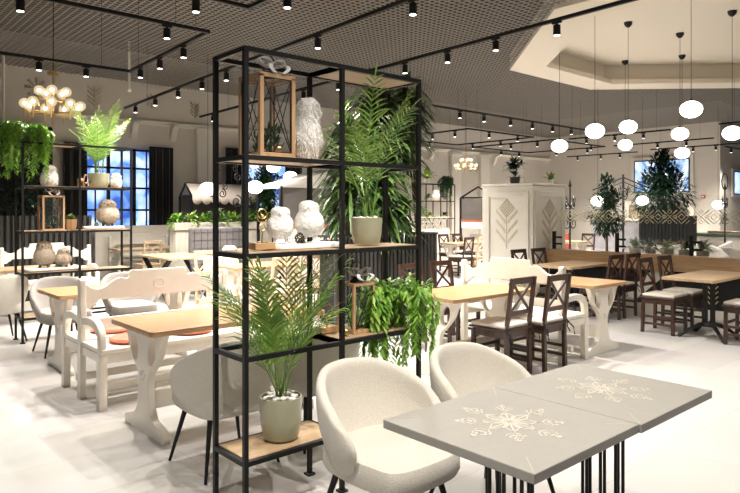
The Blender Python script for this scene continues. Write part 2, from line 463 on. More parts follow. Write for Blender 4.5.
for axis, lo, hi, s0, s1 in (('x', -1.0, 33.9, -3.0, 14.6), ('y', -3.0, 14.6, -1.0, 33.9)):
    k = 0
    while lo + k * .1 <= hi:
        v = lo + k * .1 + .003; k += 1
        e1 = s1
        if axis == 'x' and v > 22.8: e1 = 8.18
        if axis == 'y' and v > 8.18: e1 = 22.8
        hh = hole(axis, v)
        for a, b_ in ([(s0, e1)] if not hh else [(s0, hh[0]), (hh[1], e1)]):
            blade((v, a) if axis == 'x' else (a, v), (v, b_) if axis == 'x' else (b_, v))
struct(raw('ceiling_grid', vs, fs, M['ceil']))
def prism_ring(mb, levels):
    rings = [[mb.bm.verts.new((x, y, z)) for x, y in octa(i)] for i, z in levels]
    for A, B in zip(rings, rings[1:]):
        for k in range(8): mb.bm.faces.new((A[k], A[(k + 1) % 8], B[(k + 1) % 8], B[k]))
    mb.bm.faces.new(rings[-1])
mb = MB(); prism_ring(mb, [(-.02, 4.75), (-.02, 4.44), (.66, 4.44), (.66, 4.54), (.42, 4.56), (.42, 4.92)])
struct(mb.build('ceiling_coffer', M['coffer']))
# wall trim: long ledge, corbels, pilasters
struct(MB().box((13.4, 14.55, 3.62), (18.8, .1, .05), .01).box((13.4, 14.57, 3.57), (18.8, .06, .05)).build('trim_1', M['trim']))
mb = MB()
for x in (7.47, 16.9, 18.5, 20.6): mb = mb; struct(MB().box((x, 14.54, 1.8), (.5, .12, 3.6), .015).box((x, 14.53, 3.5), (.58, .16, .12), .01).box((x, 14.53, .1), (.58, .16, .2), .01).build('trim_pilaster', M['trim']))
mb = MB()
for x, y, w in ((5.0, 14.58, .0),): pass
struct(MB().box((12.8, 14.575, .075), (19, .05, .15), .01).build('baseboard_back', M['trim']))
struct(MB().box((22.775, 11.4, .075), (.05, 6.4, .15), .01).build('baseboard_right', M['trim']))
cb = extrude2d([smoothpoly([(0, 0), (-.25, 0), (-.25, -.05), (-.19, -.07), (-.15, -.14), (-.12, -.24), (-.07, -.28), (-.05, -.36), (0, -.38)], 4)], .14, .012)
def mount_corbel(x, lab):
    o = MB().mesh(cb, Matrix.Translation((x, 14.6, 3.57)) @ Matrix.Rotation(PI / 2, 4, 'Z') @ Matrix.Rotation(PI / 2, 4, 'X')).build('wall_corbel', M['trim'])
    bpy.context.view_layer.update()
    tag(o, lab, 'corbel', 'corbels under the wall ledge')
mount_corbel(5.67, 'cream scrolled corbel under the wall ledge, above the blue window')
mount_corbel(6.62, 'cream scrolled corbel under the wall ledge, between the blue window and the pilaster')
mount_corbel(14.8, 'cream scrolled corbel on the far wall, first of two beside the small brass chandelier')
mount_corbel(15.7, 'cream scrolled corbel on the far wall, second of two beside the small brass chandelier')
mount_corbel(19.1, 'cream scrolled corbel on the far wall above the white carved cabinet')
# painted ornaments on the back wall
def snow_motif(x, z, r, lab):
    mb = MB()
    for k in range(8):
        a = PI / 4 * k; d = Vector((math.cos(a), 0, math.sin(a))); s = Vector((-math.sin(a), 0, math.cos(a)))
        mb.bar(d * .04, d * r, .035, .006)
        for t in (.45, .65, .85):
            for g in (-1, 1): mb.bar(d * r * t, d * r * (t + .14) + s * g * r * .17, .03, .006)
    o = mb.build('wall_ornament', M['motif'], loc=(x, 14.597, z)); tag(o, lab, 'wall ornament', 'painted wall ornaments')
def wheat_motif(x, z, h, lab):
    mb = MB(); mb.bar((0, 0, -h / 2), (0, 0, h / 2), .03, .006)
    for t in range(4):
        for g in (-1, 1):
            z0 = -h / 2 + h * (.12 + .2 * t); mb.bar((0, 0, z0), (g * h * .3, 0, z0 + h * .24), .06, .006)
    o = mb.build('wall_ornament', M['motif'], loc=(x, 14.597, z)); tag(o, lab, 'wall ornament', 'painted wall ornaments')
snow_motif(3.63, 4.1, .23, 'tan star shaped ornament painted high on the wall beside the brass chandelier')
wheat_motif(4.8, 4.05, .5, 'tan wheat sheaf ornament painted high on the wall above the window plant')
wheat_motif(7.2, 4.0, .42, 'tan wheat sheaf ornament painted high on the wall over the pilaster')
snow_motif(6.1, 4.12, .16, 'small tan star ornament painted on the wall above the two corbels')
# blue window in the back wall with drapes
w = struct(MB().box((5.38, 14.57, 1.95), (1.72, .06, 1.96)).build('window_1', M['pane']))
mb = MB()
for x in (4.52, 5.08, 5.66, 6.24): mb.box((x, 14.52, 1.95), (.07, .06, 2.0))
for x in (4.8, 5.37, 5.95): mb.box((x, 14.52, 1.95), (.025, .05, 2.0))
for z in (.98, 1.55, 2.05, 2.5, 2.92): mb.box((5.38, 14.52, z), (1.8, .06, .045))
mb.build('window_frame', M['black'], w)
def drape(x0, x1, z0, z1, y, lab):
    n = 60; v, f = [], []
    for k in range(n + 1):
        t = k / n; x = x0 + (x1 - x0) * t
        for z, a in ((z0, 1.2), (z1, .8)):
            v.append((x, y + .045 * a * math.sin(t * (x1 - x0) * 38) + .02 * math.sin(t * 23), z))
    for k in range(n): f.append((2 * k, 2 * k + 2, 2 * k + 3, 2 * k + 1))
    t = thing('window_drape', lab, 'curtain'); o = raw('drape', v, f, M['drape'], t, True)
    md = o.modifiers.new('s', 'SOLIDIFY'); md.thickness = .01; apply_mods(o)
    MB().cone((x0, y, z1 + .01), (x1, y, z1 + .01), .015).build('curtain_rail', M['black'], t, True)
drape(4.12, 4.58, .1, 2.98, 14.42, 'black velvet drape hanging at the window edge behind the hanging ferns')
drape(5.98, 6.55, .1, 3.0, 14.42, 'black velvet drape hanging between the blue window and the pale wall')
drape(.6, 3.85, .1, 3.25, 14.3, 'wide black drape covering the wall behind the trailing fern')
# ------------------------------------------------------------------ track lighting
def spot_proto():
    t = thing('track_spotlight', 'x', 'spotlight')
    MB().cone((0, 0, -.03), (0, 0, -.132), .037, .037, 20).box((0, 0, -.015), (.02, .02, .04)).build('spot_body', M['black'], t, True)
    MB().cone((0, 0, -.1325), (0, 0, -.135), .030, .030, 18).build('spot_lens', M['lens'], t)
    MB().box((0, 0, .002), (.11, .028, .03), .004).build('track_adapter', M['black'], t)
    ld = bpy.data.lights.new('spot_beam', 'SPOT'); ld.energy = 222; ld.spot_size = math.radians(125); ld.spot_blend = .75; ld.shadow_soft_size = .022; ld.color = (1, .93, .84)
    lo = bpy.data.objects.new('spot_beam', ld); COL.objects.link(lo); lo.parent = t; lo.location = (0, 0, -.15)
    return Proto(t)
SPOT = spot_proto()
ORD = ['first', 'second', 'third', 'fourth', 'fifth', 'sixth', 'seventh', 'eighth', 'ninth']
def track(desc, pts, spots, end):
    t = thing('lighting_track', f'black lighting track {desc}', 'lighting track', (pts[0][0], pts[0][1], 3.5))
    o = Vector((pts[0][0], pts[0][1], 0)); mb = MB()
    for a, b in zip(pts, pts[1:]):
        a, b = Vector((*a, 0)) - o, Vector((*b, 0)) - o
        e = (b - a).normalized() * .018
        mb.bar(a - e, b + e, .036, .036)
        for q in (.12, .88):
            p = a.lerp(b, q); MB().cone(p, p + Vector((0, 0, 1.0)), .0025, .0025, 5).build('suspension_wire', M['black'], t)
    mb.build('rail', M['black'], t)
    n = len(spots)
    for i, (x, y, r) in enumerate(spots):
        lab = f'{ORD[i]} spotlight from the {end} on track {desc}' if n > 1 else f'only spotlight on track {desc}'
        SPOT.put((x, y, 3.475), r, lab, 'black track spotlights')
H90 = PI / 2
track('above the hanging fern', [(.2, 6.36), (3.30, 6.38)], [(1.455, 6.38, 0), (2.833, 6.38, 0)], 'open end')
track('joining two long tracks above the bench', [(3.31, 6.42), (3.42, 8.88)], [(3.335, 7.05, H90), (3.37, 7.8, H90), (3.40, 8.5, H90)], 'bench side')
track('before the large chandelier', [(.2, 8.97), (3.42, 8.92)], [(2.25, 8.92, 0), (2.83, 8.92, 0)], 'fern end')
track('running out from the window wall', [(4.08, 2.2), (4.58, 12.2)], [(4.08 + .05 * (y - 2.2), y, H90) for y in (11.6, 10.6, 9.6, 8.7, 7.9, 5.65, 4.1)], 'window wall')
track('bending above the tall shelf', [(.4, 5.35), (3.2, 5.35), (3.2, 2.9)], [(2.65, 5.35, 0), (3.2, 4.7, H90)], 'bench side')
track('crossing before the ceiling coffer', [(5.67, 1.6), (6.19, 12.3)], [(5.67 + .0486 * (y - 1.6), y, H90) for y in (11.7, 10.4, 9.3, 8.35, 7.4, 5.92, 5.15, 4.4, 3.6)], 'shelf end')
track('over the slatted divider and cabinet', [(7.3, 8.1), (14.5, 8.1)], [(x, 8.1, 0) for x in (8.0, 9.55, 10.3, 11.2, 12.0, 12.8, 13.6)], 'divider end')  # first spot is added behind the dracaenas to brighten the carved cabinet
track('squared beside the small chandelier', [(11.9, 9.83), (14.6, 9.83), (14.6, 12.5), (11.9, 12.5), (11.9, 9.83)],
      [(11.9, 11.0, H90), (11.9, 10.25, H90), (12.7, 9.83, 0), (13.9, 9.83, 0), (14.6, 10.9, H90), (14.6, 11.9, H90), (13.4, 12.5, 0), (12.6, 12.5, 0)], 'plant corner')
track('squared before the far pilasters', [(15.5, 9.83), (18.4, 9.83), (18.4, 12.6), (15.5, 12.6), (15.5, 9.83)],
      [(15.5, 11.2, H90), (15.5, 10.3, H90), (16.9, 12.6, 0), (17.9, 12.6, 0), (18.4, 11.5, H90), (18.4, 10.4, H90), (17.6, 9.83, 0)], 'cabinet side')
track('behind the lowest pendant pair', [(15.7, 6.7), (15.7, 9.4)], [(15.7, y, H90) for y in (8.9, 8.1, 7.35)], 'wall side')
track('short, over the leafy tree', [(18.4, 6.7), (18.4, 9.5)], [(18.4, y, H90) for y in (9.05, 8.2, 7.4)], 'cabinet side')
track('in the far corner of the hall', [(20.9, 10.0), (20.9, 12.6)], [(20.9, y, H90) for y in (12.2, 11.3, 10.6)], 'corner')
track('in front of the wall screen', [(20.4, 6.7), (20.4, 9.3)], [(20.4, y, H90) for y in (8.9, 8.0, 7.35)], 'screen centre')
track('under the coffer rim', [(15.5, 3.0), (15.5, 5.5)], [(15.5, 4.5, H90)], 'end')
track('beside the small wall screen', [(21.2, 7.35), (23.6, 7.35)], [(21.65, 7.35, 0), (22.8, 7.35, 0)], 'corner')
track('over the grey tables', [(-.6, 1.35), (4.2, 1.35)], [(.3, 1.35, 0), (1.55, 1.35, 0), (2.7, 1.35, 0)], 'shelf')
track('over the open floor', [(5.6, -1.2), (9.4, -1.2)], [(6.4, -1.2, 0), (8.6, -1.2, 0)], 'tables')
track('added unseen to light the oak ledge', [(7.4, -1.0), (7.4, 1.6)], [(7.4, -.4, H90), (7.4, 1.3, H90)], 'floor side')  # extra track and spots out of view, added to light the ledge area
# ceiling rods with small sensor heads
def rod(x, y, z0, lab):
    t = thing('ceiling_sensor', lab, 'ceiling sensor', (x, y, z0))
    MB().cone((0, 0, .05), (0, 0, CEIL - z0 + .2), .022, .022, 10).build('rod', M['trim'], t, True)
    MB().ball((0, 0, .02), .045, 2).build('sensor_head', M['trim'], t, True)
rod(4.54, 11.88, 3.78, 'white ceiling rod with small sensor head near the track corner')
rod(2.86, 13.8, 3.05, 'long white ceiling pipe above the hanging fern')
# ------------------------------------------------------------------ pendants and chandeliers
def pend_proto():
    t = thing('globe_pendant', 'x', 'pendant lamp')
    MB().ball((0, 0, 0), .152, 4, (1, 1, .80)).build('opal_globe', M['globe'], t, True)
    MB().cone((0, 0, .118), (0, 0, .15), .03, .02, 14).build('cap', M['black'], t, True)
    return t
def pendant(i, x, y, z, top, lab):
    t = pend_proto(); t.location = (x, y, z); t['label'] = lab; t['group'] = 'opal globe pendants'
    MB().cone((0, 0, .15), (0, 0, top - z), .004, .004, 6).build('cord', M['black'], t)
    MB().lathe([(0, -.09), (.03, -.09), (.065, -.05), (.075, 0), (0, 0)], 16, (0, 0, top - z)).build('ceiling_canopy', M['black'], t, True)
for i, (x, y, z, lab) in enumerate([
    (10.76, 6.66, 2.77, 'white globe pendant beside the coffer corner, alone at the end of the cluster'),
    (9.74, 5.37, 2.85, 'white globe pendant second from the cluster end, larger and higher than the lone one'),
    (11.05, 5.45, 3.04, 'white globe pendant hanging directly above a smaller one by the square tracks'),
    (13.85, 6.9, 3.02, 'smaller white globe pendant hanging below another globe by the square tracks'),
    (9.62, 3.80, 3.01, 'largest and highest white globe pendant, over the oak ledge'),
    (12.47, 5.13, 3.0, 'white globe pendant in the middle of a vertical trio, above the leafy tree'),
    (14.28, 5.83, 2.79, 'lowest white globe pendant of a vertical trio, in front of the wall screen'),
    (11.74, 3.97, 2.85, 'large white globe pendant at the picture edge near the return wall'),
    (11.3, 3.35, 2.65, 'white globe pendant cut by the picture edge')]):
    pendant(i, x, y, z, 4.92, lab)
for x, y, z, lab in ((14.1, 7.7, 1.76, 'small white globe lamp hanging in front of the dark indoor tree'), (16.6, 7.8, 1.80, 'small white globe lamp hanging beside the big leafy tree'), (19.6, 7.0, 1.70, 'small white globe lamp hanging by the wrought iron lantern'),
                     (6.354, 10.408, 1.98, 'white globe lamp seen through the shelf, with a scrolled iron bracket'), (5.69, 11.0, 1.95, 'white globe lamp hanging in front of the blush awning'),
                     (7.74, 11.25, 2.25, 'white globe lamp above the grey canvas booth roof'), (7.73, 11.9, 2.5, 'white globe lamp in front of the tree by the blue window')):
    pendant(9, x, y, z, CEIL + .3, lab)
M['amber'] = emis('clear lit glass globe', (1, .84, .58), 1.6)
def chandelier(loc, s, top, lab, warm):
    t = thing('brass_chandelier', lab, 'chandelier', loc); t.scale = (s, s, s)
    fr = MB()
    MB().cone((0, 0, .55), (0, 0, (top - loc[2]) / s), .006, .006, 6).build('cord', M['black'], t)
    fr.cone((0, 0, -.18), (0, 0, .52), .012, .012, 10); fr.lathe([(0, .50), (.075, .50), (.075, .53), (0, .55)], 20)
    for lvl, (n, rad, z, a0) in enumerate(((9, .34, -.02, .2), (5, .17, .16, .6))):
        for k in range(n):
            a = a0 + 2 * PI * k / n; x, y = rad * math.cos(a), rad * math.sin(a)
            fr.cone((0, 0, z), (x, y, z), .008, .008, 8); fr.cone((x, y, z - .10), (x, y, z + .05), .011, .011, 8)
            g = MB().ball((x, y, z + .11), .066, 3); g.build('glass_globe', M['amberglass'], t, True)
            MB().ball((x, y, z + .11), .026, 2).build('bulb', M['bulb'], t, True)
    fr.build('frame', M['gold'], t, True)
M['amberglass'] = glass('amber glass', (1, .93, .8), .30)
_n = M['amberglass'].node_tree; _e = _n.nodes.new('ShaderNodeEmission'); _e.inputs['Color'].default_value = (1, .80, .50, 1); _e.inputs['Strength'].default_value = 1.3
_n.links.new(_e.outputs[0], [x for x in _n.nodes if x.type == 'MIX_SHADER'][0].inputs[2])
chandelier((2.62, 9.66, 2.93), 1.05, CEIL + .1, 'large brass chandelier with clear lit globes above the shelf fern', True)
chandelier((12.44, 10.35, 2.60), .78, CEIL + .1, 'small brass chandelier with lit globes in front of the far plant shelf', True)
for loc, e in (((2.65, 9.66, 2.95), 60), ((12.44, 10.35, 2.6), 60)):
    pass
# camera, world
cam = bpy.data.cameras.new('camera'); co = bpy.data.objects.new('camera', cam); COL.objects.link(co)
cam.lens = 636 / 740 * 36; cam.sensor_width = 36; cam.shift_y = -36.5 / 740; cam.clip_end = 100; cam.clip_start = .05
A = math.atan(715 / 636.)
co.location = (0, 0, 1.55); co.rotation_euler = (PI / 2, 0, A - PI / 2 + 0.0)
co.rotation_euler = (PI / 2, 0, (PI / 2 - A) - PI / 2)
co.rotation_euler[2] = math.atan2(math.sin(A), math.cos(A)) - PI / 2
sc.camera = co
W = bpy.data.worlds.new('W'); sc.world = W; W.use_nodes = True
W.node_tree.nodes['Background'].inputs[0].default_value = (1, .95, .90, 1); W.node_tree.nodes['Background'].inputs[1].default_value = .16
sc.view_settings.view_transform = 'Standard'; sc.view_settings.look = 'None'; sc.view_settings.gamma = 1; sc.view_settings.exposure = .17
sc.cycles.use_denoising = True; sc.cycles.max_bounces = 8; sc.cycles.transparent_max_bounces = 24; sc.cycles.caustics_reflective = False; sc.cycles.caustics_refractive = False; sc.cycles.sample_clamp_indirect = 6
# ------------------------------------------------------------------ furniture prototypes (all face local +y)
def shell_chair(fab, cat='chair'):
    t = thing('shell_chair', 'x', cat)
    nu, nv = 28, 7; v, f = [], []
    PH = math.radians(112)
    for i in range(nu + 1):
        u = -1 + 2 * i / nu; ph = u * PH; au = abs(u)
        top = .805 - .02 * au - .205 * max(0, (au - .22) / .78) ** 1.45
        bot = .345 + .045 * au ** 3
        for j in range(nv + 1):
            w = j / nv
            z = bot + (top - bot) * w
            k = .72 + .28 * math.sin(min(1, w * 1.25) * PI / 2) + .03 * w * (1 - au)
            if au > .85: k += .0
            x = .305 * k * math.sin(ph) * (1.0 if au < .6 else 1.0); y = -.30 * k * math.cos(ph) - .02 + (.03 * au * au)
            # the arm ends lean back towards the bottom so the front edge is rounded
            if au > .72:
                y -= (au - .72) / .28 * (.10 * (1 - w) ** 2 + .07 * w ** 3)
            v.append((x, y, z))
    for i in range(nu):
        for j in range(nv):
            a = i * (nv + 1) + j; f.append((a, a + nv + 1, a + nv + 2, a + 1))
    o = raw('backrest_shell', v, f, M[fab], t, True)
    md = o.modifiers.new('s', 'SOLIDIFY'); md.thickness = .05; md.offset = 0
    md = o.modifiers.new('b', 'SUBSURF'); md.levels = 2; md.render_levels = 2
    apply_mods(o)
    # seat cushion
    pl = smoothpoly([(-.20, -.24), (0, -.27), (.20, -.24), (.245, -.08), (.240, .13), (.20, .26), (0, .29), (-.20, .26), (-.240, .13), (-.245, -.08)], 5, True)
    mb = MB(); rings = []
    for s_, z in ((.80, .335), (.95, .345), (1.0, .375), (1.0, .43), (.97, .455), (.86, .468), (.5, .476)):
        rings.append([mb.bm.verts.new((x * s_, y * s_, z)) for x, y in pl])
    for A_, B_ in zip(rings, rings[1:]):
        for k in range(len(pl)): mb.bm.faces.new((A_[k], A_[(k + 1) % len(pl)], B_[(k + 1) % len(pl)], B_[k]))
    mb.bm.faces.new(rings[0][::-1]); mb.bm.faces.new(rings[-1])
    mb.build('seat', M[fab], t, True)
    for sx in (-1, 1):
        for sy in (-1, 1):
            MB().cone((sx * .165, sy * .15 - .01, .36), (sx * .245, sy * .235 - .02, 0), .017, .009, 12).build('leg', M['black'], t, True)
    MB().bar((-.165, -.16, .34), (.165, -.16, .34), .03, .02).bar((-.165, .14, .34), (.165, .14, .34), .03, .02).bar((-.165, -.16, .34), (-.165, .14, .34), .03, .02).bar((.165, -.16, .34), (.165, .14, .34), .03, .02).build('seat_frame', M['black'], t)
    return t
def cross_chair(wd, cush=True, ties=True):
    t = thing('cross_back_chair', 'x', 'chair'); m = M[wd]
    for sx in (-1, 1):
        MB().bar((sx * .185, .19, .43), (sx * .185, .195, 0), .038, .038, .004).build('front_leg', m, t)
        MB().bar((sx * .175, -.19, 0), (sx * .175, -.18, .46), .036, .042, .004).bar((sx * .175, -.18, .45), (sx * .172, -.245, .93), .034, .036, .004).build('rear_post', m, t)
        MB().bar((sx * .18, -.18, .21), (sx * .185, .19, .21), .018, .03, .003).bar((sx * .18, -.18, .12), (sx * .185, .19, .12), .018, .03, .003).build('side_stretcher', m, t)
    MB().box((0, .19, .405), (.37, .022, .07), .003).box((0, -.18, .405), (.35, .022, .07), .003).box((-.182, 0, .405), (.022, .37, .07), .003).box((.182, 0, .405), (.022, .37, .07), .003).build('seat_frame', m, t)
    MB().box((0, .01, .45), (.43, .44, .022), .008).build('seat', m, t)
    MB().box((0, .192, .25), (.36, .018, .03), .003).build('front_stretcher', m, t)
    MB().bar((-.18, -.236, .90), (.18, -.236, .90), .06, .024, .005, up=(0, 1, .13)).build('top_rail', m, t)
    MB().bar((-.18, -.196, .60), (.18, -.196, .60), .045, .022, .004, up=(0, 1, .13)).build('lower_rail', m, t)
    mb = MB()
    for g in (-1, 1): mb.bar((-.145 * g, -.199, .615), (.145 * g, -.233, .875), .026, .014, .002, up=(0, 1, .13))
    mb.build('cross_brace', m, t)
    if cush:
        c = MB().box((0, .015, .478), (.41, .40, .038), .016, seg=3).build('seat_cushion', M['cushion'], t, True)
        if ties:
            for sx in (-1, 1):
                MB().tube([(sx * .15, -.17, .475), (sx * .20, -.20, .47), (sx * .215, -.215, .44), (sx * .235, -.25, .40), (sx * .225, -.27, .33)], .007, 6).tube([(sx * .215, -.2, .45), (sx * .17, -.22, .41), (sx * .19, -.24, .36)], .006, 6).build('cushion_tie', M['black'], c)
    return t
def rail_profile(Lh):
    h = [(0, 1.03), (.245, 1.03), (.252, 1.0), (.262, .972), (.28, .962), (.30, .968), (.33, .975), (.37, .965), (.41, .94), (.45, .91), (.49, .893), (.53, .89), (.57, .905), (.60, .93), (.63, .935)]
    k = Lh / .63
    up = [(x * k, z) for x, z in h]
    lo = [(Lh, .735), (Lh - .06, .735), (Lh - .075, .76), (Lh - .11, .775), (Lh - .13, .80), (0, .80)]
    r = up + lo
    return r + [(-x, z) for x, z in lo[::-1][1:]] + [(-x, z) for x, z in up[::-1][:-1]]
def settle(L, double, medal=True):
    """carved bench, back rail on the local x axis, seat towards +y (and -y when double)"""
    t = thing('carved_bench', 'x', 'bench'); w = M['white']; h = L / 2
    UP = Matrix.Rotation(PI / 2, 4, 'X')
    MB().mesh(extrude2d([rail_profile(h - .03)], .035, .006), UP).build('back_rail', w, t)
    mb = MB()
    if medal: MB().torus((0, -.0165, .905), .045, .005, 'Y', 24, 6).torus((0, .0165, .905), .045, .005, 'Y', 24, 6).build('carved_medallion', w, t, True)
    MB().box((0, 0, .60), (L - .06, .03, .09), .006).build('lower_back_rail', w, t)
    pp = smoothpoly([(-.04, 0), (-.04, .45), (-.038, .6), (-.05, .68), (-.04, .76), (-.032, .84), (-.034, .94), (-.022, .98), (.022, .98), (.034, .94), (.032, .84), (.04, .76), (.05, .68), (.038, .6), (.04, .45), (.04, 0)], 3)
    pme = extrude2d([pp], .05, .006)
    SIDE = Matrix.Rotation(PI / 2, 4, 'Z') @ UP
    for sx in (-1, 1): MB().mesh(pme, Matrix.Translation((sx * (h - .02), 0, 0)) @ SIDE).build('end_post', w, t)
    for g in ((1, -1) if double else (1,)):
        MB().box((0, g * .26, .455), (L - .02, .46, .035), .008).build('seat', w, t)
        MB().box((0, g * .465, .405), (L - .1, .025, .09), .004).build('apron', w, t)
        MB().box((0, g * .24, .12), (L - .1, .05, .06), .004).build('stretcher', w, t)
        for sx in (-1, 1):
            lp = smoothpoly([(-.04, 0), (-.045, .2), (-.035, .42), (.035, .42), (.03, .2), (.035, 0)], 3)
            MB().mesh(extrude2d([lp], .06, .006), Matrix.Translation((sx * (h - .03), g * .45, 0)) @ SIDE).build('leg', w, t)
            ap = [(0, .665), (.20, .69), (.36, .675), (.44, .62), (.475, .55), (.475, .43), (.415, .43), (.41, .53), (.36, .60), (.20, .625), (0, .60)]
            apm = extrude2d([[(g * x, z) for x, z in (smoothpoly(ap, 3))]], .055, .01)
            MB().mesh(apm, Matrix.Translation((sx * (h - .03), 0, 0)) @ SIDE).build('arm', w, t)
            MB().box((sx * (h - .03), g * .24, .40), (.04, .42, .07), .004).build('side_rail', w, t)
    return t
def leg_profile():
    half = [(0, 0), (.33, 0), (.335, .06), (.27, .085), (.15, .12), (.10, .2), (.080, .32), (.10, .42), (.175, .49), (.245, .57), (.285, .65), (.325, .715), (.325, .725)]
    r = smoothpoly(half[2:], 4)
    out = [(-.335, 0), (.335, 0)] + r + [(-x, z) for x, z in r[::-1]]
    return out
def trestle(L, Wd, top):
    """long axis = local x"""
    t = thing('trestle_table', 'x', 'table')
    me = extrude2d([rrect(L, Wd, .035)], .036, .005)
    MB().mesh(me, Matrix.Translation((0, 0, .742))).build('tabletop', M[top], t)
    holes = [ell(.150, .585, .058, .098, 24, -.30), ell(-.150, .585, .058, .098, 24, .30)]
    for a in range(4): holes.append(ell(.027 * math.cos(PI / 2 * a), .40 + .027 * math.sin(PI / 2 * a), .011, .011, 10))
    k = Wd / .74
    lm = extrude2d([leg_profile()] + holes, .055, .006)
    SIDE = Matrix.Rotation(PI / 2, 4, 'Z') @ Matrix.Rotation(PI / 2, 4, 'X')
    for sx in (-1, 1):
        MB().mesh(lm, Matrix.Translation((sx * (L / 2 - .12), 0, 0)) @ SIDE @ Matrix.Scale(k, 4, (1, 0, 0))).build('pierced_leg', M['white'], t)
    MB().box((0, 0, .22), (L - .24, .035, .13), .006).build('stretcher', M['white'], t)
    MB().box((0, 0, .70), (L - .26, .10, .04), .004).build('under_rail', M['white'], t)
    return t
# ------------------------------------------------------------------ grey tables with snowflake inlay
def snow_inlay(c, r):
    mb = MB(); z = .0004
    def seg(a, b, w=.0062): mb.bar((a[0], a[1], z), (b[0], b[1], z), .0012, w, up=(0, 0, 1)) if False else mb.box(((a[0] + b[0]) / 2, (a[1] + b[1]) / 2, z), (math.hypot(b[0] - a[0], b[1] - a[1]) + w * .6, w, .0006), rot=Euler((0, 0, math.atan2(b[1] - a[1], b[0] - a[0]))))
    for k in range(8):
        a = PI / 4 * k; rr = r if k % 2 == 0 else r * .92
        P = lambda d, s: (d * rr * math.cos(a) - s * r * math.sin(a), d * rr * math.sin(a) + s * r * math.cos(a))
        seg(P(.05, 0), P(.95, 0))
        # open lozenge round the arm near the hub
        seg(P(.10, .02), P(.34, .115)); seg(P(.10, -.02), P(.34, -.115)); seg(P(.34, .115), P(.52, 0)); seg(P(.34, -.115), P(.52, 0))
        # trefoil tip
        for g in (-1, 1):
            seg(P(.66, 0), P(.80, .13 * g)); seg(P(.80, .13 * g), P(.88, .06 * g)); seg(P(.88, .06 * g), P(.80, 0)); seg(P(.60, .0), P(.66, .12 * g)); seg(P(.66, .12 * g), P(.74, .16 * g))
        seg(P(.92, .05), P(1.0, 0)); seg(P(.92, -.05), P(1.0, 0))
    return mb
def grey_table(cx, cy, lab, dz=0):
    t = thing('bistro_table', lab, 'table', (cx, cy, 0), 0, None)
    o = MB().box((0, 0, .733), (.676, .676, .034), .0035).build('tabletop', M['greytop'], t)
    s_ = snow_inlay((0, 0), .225); i = s_.build('snowflake_inlay', M['cream_inlay'], o, loc=(0, 0, .7502))
    mb = MB()
    for k in range(4):
        a = PI / 4 + PI / 2 * k; mb.box((.40 * math.cos(a), .40 * math.sin(a), .7502), (.12, .0018, .0008), rot=Euler((0, 0, a)))
    mb.build('mitre_line', M['cream_inlay'], o)
    for k in range(8):
        a = PI / 8 + PI / 4 * k; MB().cone((.085 * math.cos(a), .085 * math.sin(a), .02), (.085 * math.cos(a), .085 * math.sin(a), .72), .0075, .0075, 10).build('column_rod', M['black'], t, True)
    MB().box((0, 0, .71), (.36, .36, .012), .003).build('top_plate', M['black'], t)
    MB().lathe([(0, 0), (.23, 0), (.23, .012), (.20, .018), (0, .02)], 36).build('base_plate', M['black'], t, True)
    return t
grey_table(1.99, 1.445, 'grey square bistro table with snowflake inlay, closer to the cream chair by the shelf')
grey_table(2.671, 1.436, 'grey square bistro table with snowflake inlay, standing beyond its twin towards the open floor')
# ------------------------------------------------------------------ chairs near the camera
CR = Proto(shell_chair('boucle')); GR = Proto(shell_chair('greyfab'))
CR.put((2.03, 2.15, 0), PI, 'cream woven shell chair by the tall shelf, pushed to the closer grey table')
CR.put((2.70, 2.05, 0), PI, 'cream woven shell chair tucked at the farther grey table')
CR.put((1.935, 3.55, 0), 0, 'beige shell chair seen from behind through the shelf, at the oak table end', None)
CR.put((2.62, 3.55, 0), 0, 'beige shell chair behind the potted palm on the low shelf', None)
CR.put((1.70, 8.55, 0), .1, 'beige shell chair cut by the picture edge, seen from behind', None)
GR.put((2.12, 7.42, 0), PI, 'grey woven shell chair at the oak table corner under the owl plush shelf')
GR.put((2.86, 7.42, 0), PI, 'grey woven shell chair half hidden behind the white bench back')
# ------------------------------------------------------------------ trestle tables and benches
t = Proto(trestle(1.42, .735, 'oak'))
t.put((1.665 + .71, 4.355, 0), 0, 'oak trestle table in front of the white bench with salmon cushions', 'white trestle tables')
t.put((1.74 + .71, 6.62, 0), 0, 'oak trestle table behind the double white bench, by the grey shell chairs', 'white trestle tables')
t2 = Proto(trestle(1.22, .70, 'oak'))
t2.put((4.27 + .61, 4.02, 0), 0, 'oak trestle table between dark cross back chairs, its pierced leg beside the fern', 'white trestle tables')
t2.put((6.50, 3.37 + .62, 0), PI / 2, 'oak trestle table standing crosswise at the end of the white bench', 'white trestle tables')
t2.put((4.35 + .65, 8.0, 0), 0, 'pale oak trestle table seen through the shelf behind the palm', 'white trestle tables')
b = settle(1.34, True); b.location = (2.36, 5.5, 0); b.rotation_euler = (0, 0, PI); b['label'] = 'white carved double bench with salmon seat cushions beside the black plant shelf'
b2 = Proto(settle(1.30, False, False))
b2.put((5.655, 4.10, 0), -PI / 2, 'white carved bench between dark wooden chairs, facing the crosswise oak table', 'single carved benches')
b2.put((2.85, 10.85, 0), PI, 'white carved bench against dark slats behind the owl plush pair', 'single carved benches')
b2.put((5.55, 13.95, 0), PI, 'white carved bench standing under the blue window', 'single carved benches')
def round_cushion(x, y, z, lab):
    o = MB().lathe([(0, 0), (.15, 0), (.185, .012), (.19, .025), (.18, .038), (.10, .046), (0, .047)], 32).build('round_cushion', M['salmon'], None, True, (x, y, z)); tag(o, lab, 'cushion', 'salmon round cushions')
round_cushion(2.03, 5.22, .474, 'salmon round cushion beside the bench arm')
round_cushion(2.55, 5.25, .474, 'salmon round cushion farther along the bench seat')
round_cushion(2.06, 5.78, .474, 'salmon round cushion on the far seat of the double bench')
